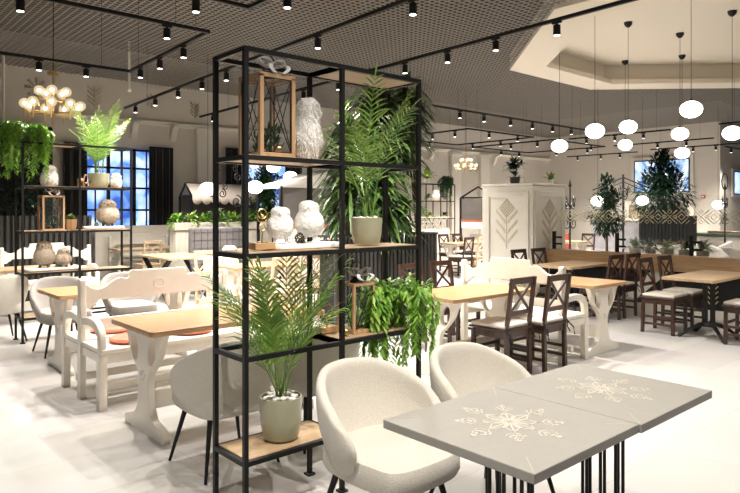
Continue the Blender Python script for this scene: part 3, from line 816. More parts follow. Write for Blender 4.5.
# ------------------------------------------------------------------ dark cross back chairs
DK = Proto(cross_chair('walnut')); PB = Proto(cross_chair('beech', False)); 
G = 'dark cross back chairs'
for x, y, rz, lab in (
    (4.95, 3.68, 0, 'dark cross back chair with pale cushion at the oak trestle table, by the fern'),
    (5.43, 3.60, .0, 'dark cross back chair with hanging cushion tie, between trestle table and white bench arm'),
    (5.27, 4.97, PI, 'dark cross back chair behind the trestle table, beside the shelf post'),
    (5.82, 5.0, PI, 'dark cross back chair behind the trestle table, touching the white bench end'),
    (8.16, 3.56, PI, 'dark cross back chair with white cushion standing at the iron based table'),
    (8.74, 3.56, PI, 'dark rounded cross back chair beside the ledge, partly hidden by another chair'),
    (8.12, 2.56, 0, 'dark chair with pale cushion cut by the picture edge, across the iron based table'),
    (8.42, 4.56, 0, 'dark cross back chair at the ledge table, the one closer to the white bench'),
    (8.92, 4.56, 0, 'dark cross back chair at the ledge table, between ledge and its twin'),
    (8.45, 5.72, PI, 'dark cross back chair behind the ledge table, near the white bench top'),
    (8.97, 5.70, PI, 'dark cross back chair behind the ledge table, in front of the carved cabinet')):
    DK.put((x, y, 0), rz, lab, G)
# ------------------------------------------------------------------ cast iron table and ledge table
def iron_table(L, Wd, loc, lab):
    t = thing('iron_base_table', lab, 'table', loc)
    MB().mesh(extrude2d([rrect(L, Wd, .03)], .035, .005), Matrix.Translation((0, 0, .742))).build('tabletop', M['oakpale'], t)
    for x in (0,):
        mb = MB()
        for k in range(6):
            a = PI / 3 * k; mb.cone((x + .06 * math.cos(a), .06 * math.sin(a), .16), (x + .06 * math.cos(a), .06 * math.sin(a), .66), .011, .011, 8)
        mb.lathe([(0, .13), (.085, .13), (.09, .16), (.07, .18), (0, .18)], 20, (x, 0, 0)).lathe([(0, .64), (.08, .64), (.075, .67), (0, .68)], 20, (x, 0, 0))
        mb.build('iron_column', M['iron'], t, True)
        for k in range(4):
            a = PI / 4 + PI / 2 * k; c, s_ = math.cos(a), math.sin(a)
            MB().tube([(x + c * q, s_ * q, z) for q, z in ((.05, .16), (.12, .15), (.22, .10), (.30, .045), (.345, .02))], [.026, .026, .022, .018, .018], 8).ball((x + c * .35, s_ * .35, .02), .024, 2).build('iron_foot', M['iron'], t, True)
            MB().tube([(x + c * q, s_ * q, z) for q, z in ((.05, .64), (.09, .67), (.16, .70), (.24, .715))], .014, 8).build('top_bracket', M['iron'], t, True)
    return t
iron_table(1.3, .60, (8.25, 3.05, 0), 'pale wood table on a black cast iron pedestal beside the dark ledge')
iron_table(1.15, .66, (8.45, 5.03, 0), 'pale wood table at the oak ledge in front of the carved cabinet')
r = None
# ------------------------------------------------------------------ low partition with oak ledge, glass screen
t = thing('ledge_divider', 'low black partition with wide oak ledge and white diagonal stripes', 'partition', (9.52, 2.0, 0))
MB().box((0, 0, .42), (.10, 8.1, .54)).build('panel', M['slatback'], t)
MB().box((0, 0, .075), (.12, 8.1, .15), .004).build('plinth', M['trim'], t)
MB().box((-.02, 0, .775), (.22, 8.14, .23), .006).build('oak_ledge', M['oaky'], t)
for y0 in (2.85, .35, -1.9):
    v = [(-.056, y0 - .26, .15), (-.056, y0, .15), (-.056, y0 - .56, .66), (-.056, y0 - .82, .66)]
    raw('diagonal_stripe', [Vector(p) for p in v] + [Vector(p) + Vector((.01, 0, 0)) for p in v], [(0, 1, 2, 3), (7, 6, 5, 4), (0, 4, 5, 1), (1, 5, 6, 2), (2, 6, 7, 3), (3, 7, 4, 0)], M['trim'], t)
for y0 in (1.45, -.9):
    mb = MB(); mb.bar((-.058, y0, .18), (-.058, y0, .64), .012, .012)
    for q in range(6):
        for g in (-1, 1): mb.bar((-.058, y0, .20 + .07 * q), (-.058, y0 + g * .07, .28 + .07 * q), .028, .012)
    mb.build('wheat_ornament', M['wheat'], t)
t = thing('glass_screen', 'clear glass screen with cream lattice band on black clamp posts along the oak ledge', 'glass screen', (9.53, 2.0, .89))
PY = [6.0 - 1.12 * k for k in range(7)]
for y in PY:
    y -= 2.0
    MB().bar((0, y, 0), (0, y, .30), .05, .05, .006).cone((0, y, .20), (0, y - .14, .20), .016).cone((0, y, .09), (0, y - .14, .09), .016).build('clamp_post', M['black'], t)
def diamond(mb, y, z, r, w=.013):
    P = [(y + r, z), (y, z + r), (y - r, z), (y, z - r)]
    for a, b_ in zip(P, P[1:] + P[:1]): mb.bar((0, a[0], a[1]), (0, b_[0], b_[1]), .003, w, up=(1, 0, 0))
for ya, yb in zip(PY, PY[1:]):
    y1, y0 = ya - 2.05, yb - 1.95
    MB().box((0, (y0 + y1) / 2, .46), (.010, y1 - y0, .84), .002).build('glass_pane', M['glass'], t)
    mb = MB(); n = 6; st = (y1 - y0) / n
    for k in range(n):
        y = y0 + st * (k + .5)
        if k % 2 == 0:
            diamond(mb, y, .56, .10, .022); diamond(mb, y, .56, .045, .02)
            for g in (-1, 1):
                for h in (-1, 1): mb.bar((0, y + g * .06, .56 + h * .10), (0, y + g * .11, .56 + h * .05), .003, .02, up=(1, 0, 0))
        else:
            for g in (-1, 1): mb.bar((0, y - .10, .56 - .10 * g), (0, y + .10, .56 + .10 * g), .003, .024, up=(1, 0, 0))
            for gy, gz in ((1, 0), (-1, 0), (0, 1), (0, -1)): diamond(mb, y + gy * .075, .56 + gz * .075, .03, .018)
    mb.build('lattice_band', M['film'], t, loc=(-.008, 0, 0))
# ------------------------------------------------------------------ black metal shelf units
def shelf_unit(bay, dep, hgt, levels, boards, loc, lab):
    """levels: rail tops; boards: {(bay, z)}"""
    t = thing('metal_shelf', lab, 'shelf', loc); q = .024; m = M['black']
    for i in range(3):
        for y in (0, dep):
            MB().box((bay * i, y, hgt / 2), (q, q, hgt), .0015).build('post', m, t)
            MB().box((bay * i, y, .006), (.05, .05, .012), .002).build('foot_plate', m, t)
    for z in levels:
        for i in range(2):
            if (i, z) in boards or z in (levels[-1], ) or (i, z) not in SKIP:
                mb = MB()
                for y in (0, dep): mb.box((bay * (i + .5), y, z - q / 2), (bay - q, q, q))
                mb.box((bay * i, dep / 2, z - q / 2), (q, dep - q, q)).box((bay * (i + 1), dep / 2, z - q / 2), (q, dep - q, q))
                mb.build('rail_frame', m, t)
            if (i, z) in boards:
                MB().box((bay * (i + .5), dep / 2, z - .006), (bay - q, dep - q, .02), .001).build('wood_board', M['oakpale'], t)
    return t
SKIP = {(1, .32)}
LV = (.32, .83, 1.335, 1.82, 2.35)
SX, SY = 1.607, 2.72
shelf_unit(.606, .30, 2.35, LV, {(0, .32), (1, .83), (0, 1.335), (1, 1.335), (0, 1.82), (1, 2.35)}, (SX, SY, 0), 'tall black metal shelf with wood boards beside the grey tables, holding palms and white birds')
SKIP = set()
shelf_unit(.63, .32, 2.35, (.29, .81, 1.30, 1.83, 2.35), {(0, .29), (0, .81), (1, .81), (0, 1.30), (1, 1.30), (0, 1.83), (1, 1.83), (0, 2.35)}, (1.89, 8.18, 0), 'black metal shelf with owl plush and lanterns in front of the blue window')
shelf_unit(.65, .32, 2.35, (.29, .81, 1.30, 1.83, 2.35), {(0, .81), (1, .81), (0, 1.30), (1, 1.30), (0, 1.83), (1, 1.83)}, (13.9, 13.1, 0), 'small looking black plant shelf against the far wall under the corbels')
# ------------------------------------------------------------------ pots and plants
def pot_part(t, r, h, m='pot', taper=.86, fill='pebble'):
    MB().lathe([(0, 0), (r * taper * .92, 0), (r * taper, .012), (r * .97, h * .45), (r, h), (r * .93, h), (r * .93, h - .02), (0, h - .02)], 36).build('pot', M[m], t, True)
    if fill == 'pebble':
        mb = MB()
        for k in range(46):
            a = R.uniform(0, 2 * PI); q = r * .84 * math.sqrt(R.random())
            mb.ball((q * math.cos(a), q * math.sin(a), h - .012 + R.uniform(0, .012)), R.uniform(.008, .017), 1, (1, 1.2, .8))
        o = mb.build('pebble_topping', M['pebble'], t); tag(o, kind='stuff')
    elif fill: MB().lathe([(0, h - .012), (r * .92, h - .015)], 24).build('soil', M[fill], t)
def potted(name, lab, cat, loc, r, h, F, leafm, m='pot', fill='pebble', group=None, zoff=.0, taper=.86):
    t = thing(name, lab, cat, loc, 0, group)
    pot_part(t, r, h, m, taper, fill)
    F.build('foliage', M[leafm], t, loc=(0, 0, h + zoff))
    return t
# small palm on the low board
R.seed(11)
F = palm_fol(19, .80, 1.12, 1.54, .19, .0125, 17, .72, .0034, .03, 1.15)
potted('potted_palm', 'small feathery palm in sage pot on the lowest shelf board', 'potted plant', (1.912, 2.87, .334), .113, .22, F, 'palm', zoff=-.02)
# kentia palm, middle shelf
R.seed(5)
F = Leaf()
for i in range(8):
    az = i * 2.4 + R.uniform(-.2, .2); frond(F, (R.uniform(-.03, .03), R.uniform(-.03, .03), 0), az, R.uniform(1.25, 1.54), R.uniform(.66, .90), 19, .19, .0105, R.uniform(.35, 1.05), .005, start=.32)
potted('kentia_palm', 'tall palm in sage pot on the middle shelf board', 'potted plant', (2.525, 2.87, 1.349), .094, .155, F, 'palm', zoff=-.02)
# trailing fern on the low right board
R.seed(9)
F = vines(85, (.07, .27), (.02, .46), .075, .018, step=.02)
potted('trailing_fern', 'bright trailing fern spilling over the shelf corner beside the small lantern', 'fern', (2.745, 2.87, .844), .068, .15, F, 'fernl', 'pot', 'soil')
# left shelf
R.seed(21)
F = vines(95, (.08, .30), (.05, .62), .085, .030, step=.030)
potted('hanging_fern', 'bushy trailing fern on top of the shelf below the large brass chandelier', 'fern', (1.95, 8.34, 2.364), .12, .10, F, 'fernl', 'pot', 'soil')
R.seed(22)
F = palm_fol(13, .84, 1.25, 1.55, .19, .012, 22, .55, .005, .04)
potted('potted_palm', 'tall palm in sage pot on the shelf in front of the blue window', 'potted plant', (2.80, 8.34, 1.844), .13, .17, F, 'palm', zoff=-.02)
R.seed(23)
F = Leaf(); rosette(F, (0, 0, 0), 60, .10, .05, .1, 1.4, .4)
potted('potted_herb', 'small variegated plant in brown pot beside the owl lantern', 'potted plant', (2.46, 8.34, 1.314), .075, .12, F, 'lime', 'oakz', 'soil')
# ------------------------------------------------------------------ birds and plush owls
def bird(loc, h, w, rz, lab, cat, m, seed, fuzz=.05, feet=True, eyes=True, group=None):
    t = thing('owl_figure' if cat != 'plush' else 'plush_owl', lab, 'bird figure' if cat != 'plush' else 'plush toy', loc, rz, group)
    z0 = .13 if feet else 0.
    prof = smoothpoly([(0, 0), (.42, .015), (.76, .10), (.96, .25), (1.0, .38), (.95, .51), (.84, .61), (.73, .68), (.71, .745), (.72, .81), (.64, .90), (.44, .965), (.22, .993), (0, 1)], 4)
    mb = MB(); mb.lathe([(max(0, r) * w / 2, h * (z0 + (1 - z0) * z)) for r, z in prof], 40)
    fwd_ = lambda z: h * .055 * max(0, (z / h - .55) / .45)
    tufts = Leaf()
    for v in mb.bm.verts:
        n_ = noise.noise(v.co * (3.2 / h) + Vector((seed, 0, 0))) + .7 * noise.noise(v.co * (9.0 / h) + Vector((0, seed, 0)))
        c = Vector((0, 0, h * .45)); v.co += (v.co - c).normalized() * n_ * h * fuzz * .42
        v.co.y += fwd_(v.co.z)
    if cat == 'plush' or m == 'fluff':
        mb.bm.normal_update(); bmesh.ops.recalc_face_normals(mb.bm, faces=mb.bm.faces)
        for f in mb.bm.faces:
            for q in range(3):
                p = f.calc_center_median() + Vector((R.uniform(-1, 1), R.uniform(-1, 1), R.uniform(-1, 1))) * h * .02
                d = f.normal * R.uniform(.05, .25) + Vector((R.uniform(-.4, .4), R.uniform(-.4, .4), R.uniform(-1.1, -.2)))
                tufts.leaf(p - f.normal * h * .006, d, h * R.uniform(.05, .09), h * .013, .2, 2)
    mb.build('plumage', M[m], t, True)
    if tufts.v:
        o = raw('plumage_tufts', tufts.v, tufts.f, M[m], t); tag(o, kind='stuff')
    hz = h * (z0 + (1 - z0) * .80); fy = fwd_(hz) + w * .36
    MB().cone((0, fy - .004, hz), (0, fy + w * .13, hz - h * .045), h * .038, .001, 10).build('beak', M['bark'] if cat == 'plush' else M[m], t, True)
    if eyes:
        for sx in (-1, 1): MB().ball((sx * w * .15, fy - w * .03, hz + h * .04), h * .024, 2).build('eye', M['black'], t, True)
    if feet:
        for sx in (-1, 1): MB().ball((sx * w * .2, w * .14, h * .03), h * .06, 2, (.9, 1.5, .5)).cone((sx * w * .2, w * .05, h * .01), (sx * w * .2, 0, h * .16), h * .042, h * .055, 10).build('foot', M[m] if cat != 'plush' else M['bark'], t, True)
    return t
def slab(loc, pts, th, lab, name='felt_tray'):
    o = MB().mesh(extrude2d([smoothpoly(pts, 4, True)], th, th * .3), Matrix.Translation((0, 0, th / 2))).build(name, M['snow'], None, True, loc)
    bpy.context.view_layer.update(); return tag(o, lab, 'tray')
slab((2.06, 2.875, 1.3395), [(-.20, -.09), (0, -.10), (.2, -.09), (.22, 0), (.2, .085), (0, .09), (-.2, .085), (-.215, 0)], .03, 'white felt slab under the pair of white birds on the shelf')
bird((1.915, 2.88, 1.369), .20, .145, 2.6, 'white plaster chick, the smaller bird of the pair on the shelf', 'bird', 'plaster', 3, .05, True, False)
bird((2.11, 2.88, 1.369), .235, .165, 2.2, 'white plaster chick, the larger bird of the pair on the shelf', 'bird', 'plaster', 5, .05, True, False)
bird((2.075, 2.87, 1.824), .345, .17, -2.2, 'white fluffy owl beside the big lantern on the upper shelf board', 'bird', 'fluff', 8, .085, False, False)
bird((2.22, 8.34, 1.834), .26, .20, PI, 'white fluffy owl on the shelf under the trailing fern', 'bird', 'fluff', 11, .07, False, False)
bird((3.01, 8.32, 1.834), .19, .15, PI, 'small white owl beside the sage palm pot near the blue window', 'bird', 'fluff', 12, .06, False)
slab((2.86, 8.34, 1.3145), [(-.24, -.09), (0, -.10), (.22, -.09), (.24, .08), (0, .1), (-.22, .08)], .03, 'white felt slab below the beige plush owl at the shelf end')
bird((2.91, 8.34, 1.343), .34, .27, PI - .3, 'beige plush owl standing on white felt at the shelf end', 'plush', 'plush', 15, .05)
slab((2.25, 8.34, .8245), [(-.28, -.1), (0, -.11), (.3, -.09), (.31, .08), (0, .1), (-.28, .09)], .03, 'white felt slab below the two plush owls over the grey chair')
bird((2.17, 8.36, .853), .32, .23, PI - .5, 'larger plush owl of the pair above the grey shell chair', 'plush', 'plush', 18, .05)
bird((2.37, 8.33, .853), .23, .19, PI + .3, 'smaller plush owl of the pair above the grey shell chair', 'plush', 'plush', 19, .05)
# succulents, cone, baubles
def sprig(loc, n, L, Wd, m, lab, name='succulent', cat='plant', el=(.1, 1.4)):
    F = Leaf(); rosette(F, (0, 0, 0), n, L, Wd, el[0], el[1], .3); o = F.build(name, M[m], None, loc); return tag(o, lab, cat)
M['mint'] = leafmat('pale succulent', (.20, .30, .18), (.45, .52, .36), .6)
R.seed(31)
sprig((2.02, 2.83, 1.37), 46, .055, .022, 'mint', 'pale green succulent between the two white birds')
sprig((2.30, 8.28, .855), 40, .07, .03, 'mint', 'pale green succulent at the feet of the plush owl pair')
sprig((2.76, 8.30, 1.345), 40, .08, .03, 'mint', 'pale green succulent beside the beige plush owl')
def cone_fig(loc, s, lab):
    mb = MB()
    for k in range(60):
        u = k / 60; a = k * 2.399; r = s * (.5 * math.sin(PI * (.15 + .8 * u))); z = s * u * 1.1
        mb.ball((r * math.cos(a), r * math.sin(a), z + s * .1), s * .13, 1, (1, 1, .5))
    return tag(mb.build('pine_cone', M['bark'], None, True, loc), lab, 'pine cone')
cone_fig((1.985, 2.80, 1.369), .05, 'brown pine cone between the two white birds')
# ------------------------------------------------------------------ lanterns
def lantern(w, d, h, loc, lab, rz=0, bow=True, m='oakz'):
    t = thing('wooden_lantern', lab, 'lantern', loc, rz); q = .022 if w > .17 else .016
    MB().box((0, 0, .01), (w, d, .02), .002).build('base', M[m], t)
    for sx in (-1, 1):
        for sy in (-1, 1): MB().box((sx * (w - q) / 2, sy * (d - q) / 2, h / 2 + .005), (q, q, h - .03), .001).build('corner_post', M[m], t)
    mb = MB()
    for sx in (-1, 1): mb.box((sx * (w - q) / 2, 0, h - q / 2), (q, d, q), .001)
    for sy in (-1, 1): mb.box((0, sy * (d - q) / 2, h - q / 2), (w - 2 * q, q, q), .001)
    mb.build('top_frame', M[m], t)
    for sy in (-1, 1):
        y = sy * (d - q) / 2
        MB().box((0, y, h / 2), (w - 2 * q, .003, h - 2 * q)).build('glass_pane', M['glass'], t)
        mb = MB(); x0, x1, z0, z1 = -w / 2 + q, w / 2 - q, q, h - q; y2 = y + sy * .003
        mb.bar((x0, y2, z0), (x1, y2, z1), .0035).bar((x1, y2, z0), (x0, y2, z1), .0035)
        for a, b_ in (((x0, z0), (x1, z0)), ((x0, z1), (x1, z1)), ((x0, z0), (x0, z1)), ((x1, z0), (x1, z1))): mb.bar((a[0], y2, a[1]), (b_[0], y2, b_[1]), .006)
        mb.build('crossed_wire', M['black'], t)
    for sx in (-1, 1):
        x = sx * (w - q) / 2
        MB().box((x, 0, h / 2), (.003, d - 2 * q, h - 2 * q)).build('glass_pane', M['glass'], t)
        mb = MB(); y0, y1, z0, z1 = -d / 2 + q, d / 2 - q, q, h - q; x2 = x + sx * .003
        mb.bar((x2, y0, z0), (x2, y1, z1), .0035).bar((x2, y1, z0), (x2, y0, z1), .0035)
        for a, b_ in (((y0, z0), (y1, z0)), ((y0, z1), (y1, z1)), ((y0, z0), (y0, z1)), ((y1, z0), (y1, z1))): mb.bar((x2, a[0], a[1]), (x2, b_[0], b_[1]), .006)
        mb.build('crossed_wire', M['black'], t)
    MB().lathe([(w * .32, h), (w * .30, h + .012), (w * .12, h + .03), (0, h + .035)], 4).build('metal_cap', M['black'], t)
    MB().torus((0, 0, h + .075), .045, .004, 'Y', 22, 6).build('ring_handle', M['black'], t, True)
    if bow:
        def loop(g):
            v, f = [], []; n = 22
            for k in range(n + 1):
                a = 2 * PI * k / n; x = g * (.038 - .038 * math.cos(a)); z = .022 * math.sin(a) + .018 * (1 - math.cos(a)) / 2
                for yy in (-.016, .016): v.append((x, -d * .2 + yy - .01 * abs(math.sin(a)), h + .055 + z))
            for k in range(n): f.append((2 * k, 2 * k + 2, 2 * k + 3, 2 * k + 1))
            o = raw('ribbon_loop', v, f, M['ribbon'], t, True); md = o.modifiers.new('s', 'SOLIDIFY'); md.thickness = .003; apply_mods(o)
        loop(1); loop(-1)
        MB().ball((0, -d * .2, h + .055), .014, 2).build('ribbon_knot', M['ribbon'], t, True)
        for g in (-1, 1):
            v, f = [], []
            for k in range(12):
                u = k / 11; x = g * (.02 + .035 * math.sin(u * 3)); y = -d * .2 - (d * .32) * min(1, u * 2.5) - .004; z = h + .05 - (.0 if u < .3 else (u - .3) * h * .16)
                v += [(x - .012, y - .004, z), (x + .012, y - .004, z)]
            for k in range(11): f.append((2 * k, 2 * k + 1, 2 * k + 3, 2 * k + 2))
            o = raw('ribbon_tail', v, f, M['ribbon'], t, True); md = o.modifiers.new('s', 'SOLIDIFY'); md.thickness = .0025; apply_mods(o)
    return t
lantern(.215, .215, .425, (1.712 + .108, 2.755 + .108, 1.8245), 'big wooden lantern with crossed wire panes on the upper shelf board')
lantern(.165, .15, .29, (2.36 + .075, 2.86, .8345), 'small wooden lantern with ribbon bow beside the trailing fern')
lantern(.25, .22, .42, (2.24, 8.34, 1.3045), 'wooden lantern under the white owl on the window side shelf')
lantern(.2, .2, .45, (6.3, 13.6, .79), 'tall lantern standing in front of the blue window', m='trim')
def greens(loc, r, h, n, lab, m='palm'):
    F = Leaf()
    for i in range(n):
        a = R.uniform(0, 2 * PI); q = r * math.sqrt(R.random()); p = (q * math.cos(a), q * math.sin(a), R.uniform(0, h * .6))
        F.leaf(p, (R.uniform(-1, 1), R.uniform(-1, 1), R.uniform(.2, 1.4)), R.uniform(.04, .09), .014, .2, 2)
    return tag(F.build('lantern_greenery', M[m], None, loc), lab, 'greenery')
R.seed(41)
greens((1.82, 2.863, 1.85), .065, .20, 150, 'green sprigs inside the big wooden lantern', 'dark'); greens((2.435, 2.86, .858), .04, .12, 90, 'green sprigs inside the small bow lantern', 'palm'); greens((2.24, 8.34, 1.33), .07, .18, 110, 'green sprigs inside the lantern under the white owl', 'dark')
for k, (x, y, z, s, lab) in enumerate(((1.85, 2.80, 1.846, .022, 'golden bauble in the big wooden lantern beside the front pane'), (1.79, 2.84, 1.846, .020, 'golden bauble in the big wooden lantern towards its shelf post'), (2.30, 2.79, .835, .021, 'golden bauble on the board beside the small bow lantern'))):
    tag(MB().ball((0, 0, s), s, 3).build('gold_bauble', M['gold'], None, True, (x, y, z)), lab, 'bauble')
# gold figure candle holders
def holder(loc, lab, ring):
    t = thing('candle_holder', lab, 'candle holder', loc)
    MB().box((0, 0, .0175), (.12, .07, .035), .003).build('wood_block', M['oak'], t)
    mb = MB()
    if ring: mb.cone((0, 0, .035), (0, 0, .085), .005).torus((0, 0, .125), .04, .005, 'Y', 26, 6)
    else:
        mb.cone((0, 0, .035), (0, 0, .10), .004).tube([(-.03, 0, .19), (-.028, 0, .155), (0, 0, .13), (.028, 0, .155), (.03, 0, .19)], .0035).ball((0, 0, .17), .013, 2).torus((0, 0, .115), .018, .003, 'Y', 16, 6).cone((0, 0, .035), (0, 0, .04), .03).torus((0, 0, .185), .026, .003, 'Y', 16, 6)
    mb.build('gold_figure', M['gold'], t, True)
    return t
holder((1.72 + .06, 2.845, 1.3455), 'gold figure candle holder on a wood block beside the white birds', False)
holder((2.27, 2.93, .8405), 'gold ring candle holder on a wood block beside the small bow lantern', True)
# little wooden deer
for x, h, lab in ((2.57, .17, 'tallest carved wooden deer on the window side shelf'), (2.635, .10, 'carved wooden deer standing in the middle of three'), (2.70, .08, 'smallest carved wooden deer beside the palm pot')):
    t = thing('wooden_deer', lab, 'figurine', (x, 8.30, 1.836))
    MB().ball((0, 0, h * .5), h * .16, 2, (1.6, .8, .9)).cone((h * .2, 0, h * .55), (h * .28, 0, h * .85), h * .06, h * .05, 8).ball((h * .32, 0, h * .88), h * .08, 2, (1.5, .9, .9)).build('body', M['oak'], t, True)
    for sx in (-1, 1):
        for sy in (-1, 1): MB().cone((sx * h * .16, sy * h * .07, h * .45), (sx * h * .18, sy * h * .08, 0), h * .035, h * .025, 6).build('leg', M['oak'], t)
# ------------------------------------------------------------------ slatted divider with tall dracaenas
t = thing('slatted_planter', 'charcoal slatted planter box carrying tall dracaenas behind the shelf', 'planter', (6.25, 6.8, 0))
MB().box((0, 0, .58), (1.94, .34, 1.12)).build('box', M['slatback'], t)
n = 26
for k in range(n):
    MB().box((-.975 + .078 * k, -.185, .60), (.044, .028, 1.16), .002).build('slat', M['slat'], t)
for k in range(5): MB().box((1.0, -.15 + .078 * k, .60), (.028, .044, 1.16), .002).build('slat', M['slat'], t)
MB().box((0, -.17, 1.195), (2.04, .07, .03), .002).box((.985, 0, 1.195), (.07, .30, .03), .002).box((-.985, 0, 1.195), (.07, .30, .03), .002).box((0, .17, 1.195), (2.04, .07, .03), .002).build('rim', M['slat'], t)
MB().box((0, 0, 1.13), (1.9, .3, .02)).build('soil', M['soil'], t)
def dracaena(loc, hs, L, Wd, m, lab, n=34):
    t = thing('dracaena', lab, 'plant', loc, 0, 'dracaenas in the slatted planter'); F = Leaf(); st = MB()
    for i, h in enumerate(hs):
        a = R.uniform(0, 2 * PI); q = .10 + .08 * R.random(); bx, by = q * math.cos(a), q * math.sin(a)
        tip = (bx * 2.2, by * 2.2, h)
        st.tube([(bx * .4, by * .4, 0), (bx, by, h * .5), tip], [.02, .017, .014], 8)
        for zz in (h, h - .13, h - .26, h - .40, h - .55):
            if zz > .1: rosette(F, (bx + bx * 1.2 * zz / h, by + by * 1.2 * zz / h, zz), n if zz == h else int(n * .7), L, Wd, -.2 if zz < h else .05, 1.0 if zz < h else 1.45, .75, 5)
    st.build('cane', M['bark'], t, True); F.build('foliage', M[m], t); return t
R.seed(51)
for x, y, hs, lab in ((5.62, 6.8, (.5, .9, 1.35), 'leafy dracaena in the slatted planter beside the shelf middle post'), (6.05, 6.82, (.55, 1.1, 1.6, 2.0), 'tall dracaena in the middle of the slatted planter'), (6.38, 6.8, (.45, .85, 1.5, 2.15), 'tallest dracaena in the slatted planter, topping the shelf'), (7.08, 6.78, (1.8, 2.1, 2.35), 'dracaena at the end of the slatted planter beside the shelf post')):
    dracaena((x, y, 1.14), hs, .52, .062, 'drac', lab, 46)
# ------------------------------------------------------------------ middle distance, window side
o = MB().box((5.8, 14.2, .60), (2.3, .26, 1.2), .008).build('window_parapet', M['white']); tag(o, 'low cream parapet behind the bench under the blue window', 'parapet')
ta = Proto(trestle(1.5, .55, 'oakpale'))
ta.put((5.45, 13.2, 0), 0, 'pale wood trestle table in front of the bench under the blue window', 'white trestle tables')
PB.put((5.25, 12.72, 0), 0, 'natural wood cross back chair facing the bench under the blue window', 'natural cross back chairs')
PB.put((5.85, 12.72, 0), 0, 'natural wood cross back chair half hidden by the planter partition', 'natural cross back chairs')
ta.put((2.2, 9.72, 0), 0, 'pale oak trestle table between white bench and beige shell chair at the picture edge', 'white trestle tables')
# X-legged table
t = thing('cross_leg_table', 'pale oak table on crossed black legs beside the whitewashed planter partition', 'table', (4.86, 10.55, 0))
MB().mesh(extrude2d([rrect(.86, 1.3, .03)], .035, .005), Matrix.Translation((0, 0, .742))).build('tabletop', M['oakpale'], t)
for sx in (-1, 1):
    for g in (-1, 1): MB().bar((sx * .36, -.52 * g, 0), (sx * .36, .52 * g, .72), .07, .045, .004).build('crossed_leg', M['black'], t)
MB().bar((-.36, 0, .37), (.36, 0, .37), .05, .05).build('leg_stretcher', M['black'], t)
# whitewashed planter partition with plants
t = thing('planter_divider', 'whitewashed board partition with a long planter trough on top', 'partition', (6.9, 11.9, 0))
MB().box((0, 0, .57), (3.0, .28, 1.14), .006).build('board_panel', M['wash'], t)
MB().box((0, 0, 1.225), (3.06, .34, .15), .006).build('planter_trough', M['wash'], t)
MB().box((0, 0, 1.295), (2.98, .27, .02)).build('soil', M['soil'], t)
R.seed(61)
for k, (x, s_) in enumerate(((5.48, .8), (5.78, 1.), (6.1, .8), (6.42, 1.05), (6.74, .9), (7.05, 1.1), (7.4, .9), (7.75, 1.), (8.1, .9))):
    F = Leaf(); rosette(F, (0, 0, .0), 60, .30 * s_, .06, .1, 1.35, .5); 
    for q in range(5): rosette(F, (R.uniform(-.1, .1), R.uniform(-.06, .06), R.uniform(.05, .2) * s_), 9, .20 * s_, .055, .1, 1.3, .5)
    o = F.build('leafy_plant', M['lime' if k % 3 == 1 else 'fernl'], None, (x, 11.9, 1.30)); tag(o, f'bright leafy plant, {ORD[k]} from the whitewashed trough end by the window', 'plant', 'plants in the whitewashed trough')
# grey woven banquette back
t = thing('woven_banquette', 'grey woven banquette with high back against the whitewashed partition', 'banquette', (6.04, 11.1, 0))
MB().box((0, .12, .82), (1.24, .12, .78), .03).build('woven_back', M['wicker'], t)
MB().box((0, -.15, .36), (1.24, .5, .18), .04).build('seat', M['cushion'], t)
MB().box((0, -.1, .13), (1.2, .42, .26), .01).build('plinth', M['white'], t)
mb = MB()
for k in range(9): mb.box((-.54 + .135 * k, .058, .82), (.006, .008, .74))
for k in range(5): mb.box((0, .058, .52 + .15 * k), (1.2, .008, .006))
mb.build('weave_seam', M['slat'], t)
# white high chair
t = thing('high_chair', 'white plastic high chair with tray on thin steel legs', 'high chair', (5.15, 9.45, 0), .4)
MB().mesh(extrude2d([rrect(.34, .32, .07)], .05, .015), Matrix.Translation((0, 0, .55))).build('seat', M['plastic'], t, True)
MB().mesh(extrude2d([rrect(.36, .42, .1)], .035, .012), Matrix.Translation((0, -.17, .76)) @ Matrix.Rotation(PI / 2 - .15, 4, 'X')).build('backrest', M['plastic'], t, True)
MB().mesh(extrude2d([rrect(.48, .32, .09)], .035, .012), Matrix.Translation((0, .20, .75))).build('tray', M['plastic'], t, True)
for sx in (-1, 1):
    MB().box((sx * .19, .05, .66), (.025, .36, .16), .01).build('armrest', M['plastic'], t)
    for sy in (-1, 1): MB().cone((sx * .14, sy * .12, .53), (sx * .27, sy * .27, 0), .013, .013, 10).build('leg', M['steel'], t, True)
# natural chairs at the table behind the shelf
for x, y, rz, lab in ((4.75, 7.28, 0, 'natural wood cross back chair seen through the shelf below the white birds'), (5.28, 7.40, 0, 'natural wood cross back chair beside the slatted planter, seen through the shelf'), (4.6, 8.72, PI, 'natural wood cross back chair across the pale table behind the shelf'), (5.3, 8.75, PI, 'second natural wood chair across the pale table behind the shelf')):
    PB.put((x, y, 0), rz, lab, 'natural cross back chairs')
